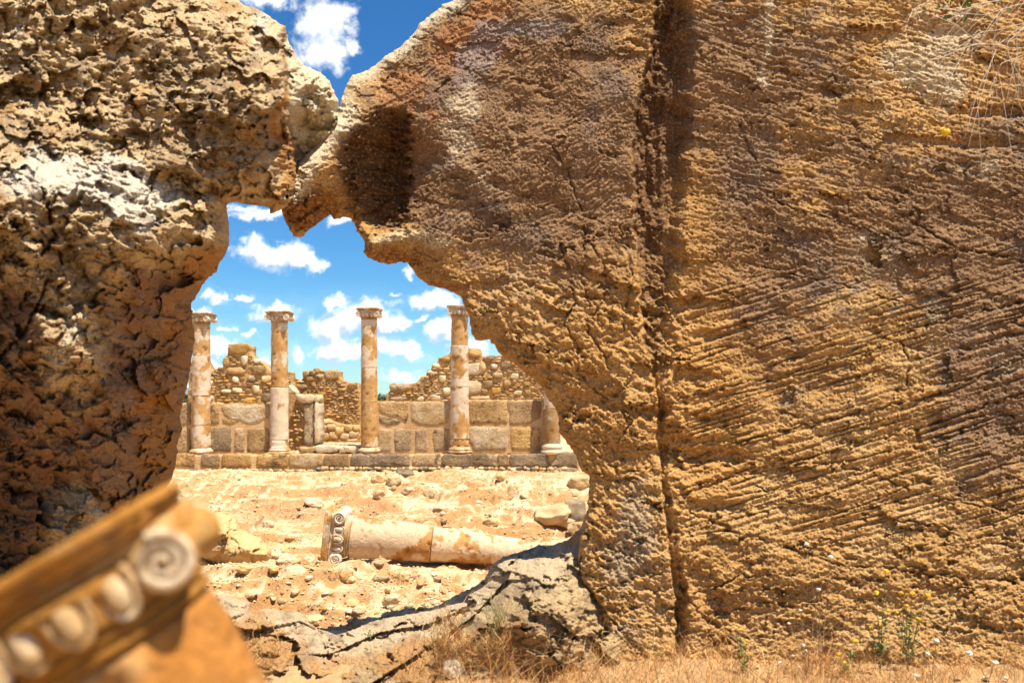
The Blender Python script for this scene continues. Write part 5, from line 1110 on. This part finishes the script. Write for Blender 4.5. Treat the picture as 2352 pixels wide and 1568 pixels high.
for (x0, x1, y0, Y0, n, ) in ((1095,1190,1500,4.40,600),(1000,1090,1505,4.42,450),(1150,1300,1480,4.45,500),(985,1060,1450,4.7,200),(560,640,1500,4.3,160)):
    for _ in range(n):
        px = r.uniform(x0, x1); p = PK(px, y0+r.uniform(-25, 40), Y0); roots.append(tuple(p))
blades('dry_grass', roots, .04, .20, .002, DRY+[(.30, .26, .09)], 15, 1.0, 'dry weeds sprouting from the cracks of the bedrock sill', curl=.9)
# green tuft on the hump
roots = [tuple(PK(r.normal(1142, 7), r.uniform(1440, 1475), 4.5)) for _ in range(70)]
blades('grass_tuft', roots, .08, .24, .0016, [(.20, .22, .07), (.30, .26, .10), (.13, .18, .05)], 17, .6, 'thin green grass tuft growing on the rounded hump of the sill')
def court_weeds():
    roots = []; rr = np.random.RandomState(23)
    for (x, y, sp, n) in ((930,1335,28,260),(600,1205,20,120),(690,1240,30,160),(500,1105,20,60),(860,1220,30,120),(1000,1200,30,120),(1160,1145,26,70),(830,1100,40,80),(640,1165,60,260),(700,1180,60,240),(740,1400,30,60),(1050,1110,60,80),(770,1330,18,80)):
        for _ in range(n):
            p = ray_ground((x+rr.normal()*sp)*K, (y+rr.normal()*5)*K)
            if p.y < 18.3: roots.append(tuple(p))
    blades('ground_weeds', roots, .015, .06, .003, [(.32, .18, .07), (.24, .20, .07), (.40, .22, .09), (.28, .14, .06)], 25, 1.1, 'low scrubby weeds flat on the court floor', 'weeds')
court_weeds()

def leafquads(pts, size, seed, mat, name, parent, stretch=2.2):
    rr = np.random.RandomState(seed); n = len(pts); pts = np.array(pts); a = rr.normal(size=(n, 3)); a /= np.linalg.norm(a, axis=1)[:, None]; b = np.cross(a, rr.normal(size=(n, 3))); b /= np.linalg.norm(b, axis=1)[:, None]
    s = size*(.6+.8*rr.rand(n))[:, None]; V = np.stack([pts-a*s*stretch/2, pts+b*s*.5, pts+a*s*stretch/2, pts-b*s*.5], 1).reshape(-1, 3); F = np.arange(4*n).reshape(n, 4); return mesh(name, V, F, mat, parent, None, False)
def weed(bx, by, Y, tips, label, flower, seed, fsize=.012, stem_m=None, leafy=True):
    Y = Y*RSC
    """tips: sheet px of flower heads; stem from base"""
    b = PK(bx, by, Y); b.z = gz(b.x, b.y); e = empty('wildflower', b, label, 'plant'); rr = random.Random(seed); paths = []; lp = []
    for i, (tx, ty) in enumerate(tips):
        t = PK(tx, ty, Y+rr.uniform(-.06, .06))-b; mid = Vector((t.x*.35+rr.uniform(-.01, .01), t.y*.5, t.z*.5)); pts = []
        for k in range(9):
            u = k/8; q = mid*2*u*(1-u)+t*u*u; pts.append((q.x+rr.uniform(-.002, .002), q.y, q.z))
            if leafy and .15 < u < .8: lp += [(q.x+rr.gauss(0, .012), q.y+rr.gauss(0, .012), q.z+rr.gauss(0, .012)) for _ in range(3)]
        paths.append((pts, np.linspace(.0028, .0014, 9)))
        v, f = ICO[1 if fsize < .02 else 2]; s = fsize*rr.uniform(.8, 1.2)
        rad = 1+.25*np.array([rr.uniform(-1, 1) for _ in range(len(v))]); V = v*rad[:, None]*s*np.array([1, 1, .75])+np.array(t)
        mesh('flower_head', V, f, flower, e, None, False)
    V, F = tube(paths, 5); mesh('stem', V, F, stem_m or M_STEM, e)
    if leafy: leafquads(lp, .014, seed, M_LEAF, 'leaves', e)
weed(1885, 1575, 4.75, [(1852,1248),(1880,1352),(1908,1278)], 'tallest thin weed with pale seed heads reaching up the wall', M_FLUFF, 1, .013, M_DRYSTEM, False)
weed(1852, 1580, 4.7, [(1812,1430),(1838,1400),(1845,1480)], 'short dry stalk left of the tallest weed', M_FLUFF, 2, .010, M_DRYSTEM, False)
weed(2022, 1575, 4.75, [(2012,1360),(2020,1432),(2035,1310),(2000,1440),(2040,1400)], 'green feathery plant with a few yellow flowers', M_YELLOW, 3, .013)
weed(2085, 1575, 4.8, [(2070,1360),(2082,1390),(2095,1362),(2110,1420),(2060,1405),(2130,1365)], 'bushier yellow-flowered plant right of the feathery one', M_YELLOW, 4, .014)
weed(1955, 1590, 4.7, [(1940,1520),(1965,1470),(1925,1500)], 'low yellow flower beside the tallest weed', M_YELLOW, 5, .014, M_DRYSTEM)
weed(1705, 1585, 4.75, [(1700,1445),(1715,1470),(1722,1500),(1690,1440)], 'small yellow-flowered sprig near the bottom of the channel', M_YELLOW, 6, .009)
weed(2140, 1590, 4.65, [(2130,1500),(2105,1550),(2150,1470)], 'stalk with round white seed heads left of the pair at the corner', M_FLUFF, 7, .015, M_DRYSTEM, False)
weed(2270, 1590, 4.65, [(2226,1498),(2285,1520),(2310,1555),(2262,1555)], 'white seed-headed weed in the bottom right corner', M_FLUFF, 8, .017, M_DRYSTEM, False)
weed(1800, 1590, 4.7, [(1822,1505),(1850,1492),(1790,1520),(1835,1530)], 'thin stalks with tiny white tufts left of the short dry stalk', M_FLUFF, 9, .009, M_DRYSTEM, False)
weed(1560, 1585, 4.75, [(1540,1490),(1575,1460),(1590,1510)], 'dry brown stalk in front of the slit in the rock', M_RED, 10, .007, M_DRYSTEM, False)

# bare shrub hanging over the top right
def shrub():
    rr = random.Random(4); root = P(1075, -60, 4.6); e = empty('bare_shrub', root, 'leafless pale twigs hanging over the wall in the top right corner', 'shrub'); 
    main = [[(2480,-60),(2352,60),(2270,118),(2200,60),(2110,20)], [(2480,40),(2340,110),(2240,100),(2150,135),(2085,138)], [(2460,-120),(2300,0),(2200,20),(2080,0)], [(2480,-60),(2380,40),(2310,100),(2330,200),(2352,270)],
            [(2480,-90),(2330,-20),(2260,90),(2210,140),(2165,175)], [(2480,-80),(2300,-10),(2280,120),(2290,230)], [(2480,0),(2360,50),(2260,70),(2190,110),(2130,130)], [(2400,-120),(2200,-40),(2100,20),(2085,45)], [(2480,60),(2360,120),(2300,150),(2270,220),(2255,290)],
            [(2480,-30),(2352,10),(2260,30),(2170,20)],[(2300,90),(2250,200),(2225,260)],[(2330,60),(2345,150),(2335,230)],[(2220,60),(2180,90),(2160,150),(2178,180)]]
    for i, L_ in enumerate(main):
        Y0 = 4.72+rr.uniform(-.2, .12); pts = []
        n = len(L_)
        P0 = [np.array(PK(x, y, Y0+.06*math.sin(i+k)))-np.array(root) for k, (x, y) in enumerate(L_)]; ts = np.linspace(0, n-1, n*6)
        pts = np.stack([np.interp(ts, range(n), [p[c] for p in P0]) for c in range(3)], 1); pts += .006*np.stack([f2(ts*.9, ts*0+i, 2, 3), f2(ts*.9, ts*0+i, 2, 5), f2(ts*.9, ts*0+i, 2, 7)], 1)*3
        paths = [(pts, np.linspace(.0040 if i < 4 else .0024, .0010, len(pts)))]
        for _ in range(4):
            k = rr.randrange(4, len(pts)-3); d = pts[k+2]-pts[k-2]; d = d/np.linalg.norm(d); d2 = d+np.array([rr.uniform(-.6, .6), rr.uniform(-.4, .2), rr.uniform(-.9, .3)]); l = rr.uniform(.08, .28)
            q = [pts[k]+d2*l*t+np.array([0, 0, -.06*t*t]) for t in np.linspace(0, 1, 6)]; paths.append((q, np.linspace(.0014, .0008, 6)))
        V, F = tube(paths, 5); mesh('branch', V, F, M_TWIG, e)
    lp = [tuple(PK(rr.gauss(2200, 40), rr.gauss(5, 16), 4.9)-root) for _ in range(60)]; leafquads(lp, .022, 3, M_LEAF, 'green_leaves', e, 1.6)
    lp = [tuple(PK(rr.gauss(2175, 22), rr.gauss(32, 16), 5.0)-root) for _ in range(45)]; leafquads(lp, .022, 5, M_RED, 'dry_leaves', e, 1.5)
shrub()
# heart-shaped yellow leaf
def heart():
    c = PK(2172, 302, 4.93); t = np.linspace(0, 2*np.pi, 28, endpoint=False); x = 16*np.sin(t)**3; z = 13*np.cos(t)-5*np.cos(2*t)-2*np.cos(3*t)-np.cos(4*t); s = .0022
    V = [(0, -.012, 0)]+[(a*s, .010*abs(a)/16, b*s) for a, b in zip(x, z)]; V += [(p[0], p[1]+.002, p[2]) for p in V]
    m = 29; F = [(0, i+1, (i+1) % 28+1) for i in range(28)]+[(m, m+(i+1) % 28+1, m+i+1) for i in range(28)]+[(i+1, m+i+1, m+(i+1) % 28+1, (i+1) % 28+1) for i in range(28)]
    e = empty('fallen_leaf', c, 'bright yellow heart-shaped leaf caught on the upper right of the wall', 'leaf'); mesh('blade', V, F, M_HEART, e)
    V, F = tube([(np.array([[0, -.005, .018], [.004, -.02, .04], [.002, -.02, .05]]), .0012)], 5); mesh('stalk', V, F, M_DRYSTEM, e); e.rotation_euler = (0, math.radians(15), 0)
heart()
def red_leaf():
    c = PK(2200, 318, 4.93); e = empty('withered_leaf', c, 'crumpled red-brown leaf just below the yellow heart-shaped one', 'leaf')
    rr = np.random.RandomState(2); leafquads(rr.normal(size=(7, 3))*np.array([.012, .006, .010]), .022, 4, M_RED, 'blade', e, 1.4)
red_leaf()
# small green sprouts on the wall
def sprout(x, y, Y, n, label, seed):
    e = empty('sprout', PK(x, y, Y), label, 'plant'); rr = np.random.RandomState(seed); leafquads(rr.normal(size=(n, 3))*np.array([.018, .008, .012]), .010, seed, M_LEAF, 'leaves', e, 1.6)
sprout(2198, 1415, 4.66, 40, 'tiny green sprout rooted in the lower right of the wall', 5)
sprout(2090, 200, 5.02, 22, 'faint green sprout under the bare twigs on the wall', 6)
sprout(848, 1455, 4.75, 30, 'small green sprout at the edge of the bedrock sill', 7)

# olive tree far behind, between the third column and the right wall
def tree(px, py_top, px_w, Y, label, seed):
    base = PK(px, 935, Y); base.z = .42; top = PK(px, py_top, Y); H = top.z-base.z; e = empty('olive_tree', base, label, 'tree'); rr = np.random.RandomState(seed)
    R = px_w*K/FPX*Y/2; paths = [([(0, 0, -.2), (.05, 0, H*.3), (-.05, .1, H*.6)], [.14, .11, .05])]; pts = []
    for i in range(14):
        a = rr.rand()*6.28; c = np.array([math.cos(a)*R*rr.rand()*.8, math.sin(a)*R*rr.rand()*.8, H*(.4+.5*rr.rand())]); paths.append(([(0, 0, H*.3), tuple(c*.6+np.array([0, 0, H*.12])), tuple(c)], [.06, .03, .01]))
        pts.append(c+rr.normal(size=(420, 3))*R*.22*np.array([1, 1, .8]))
    V, F = tube(paths, 6); mesh('trunk', V, F, M_TRUNK, e); leafquads(np.concatenate(pts), .09, seed, M_OLIVE, 'crown', e, 2.2)
tree(893, 893, 60, 44, 'small dusty olive tree peeping over the wall right of the third column', 3)
tree(432, 905, 40, 60, 'distant dark green tree low behind the leftmost column', 5)
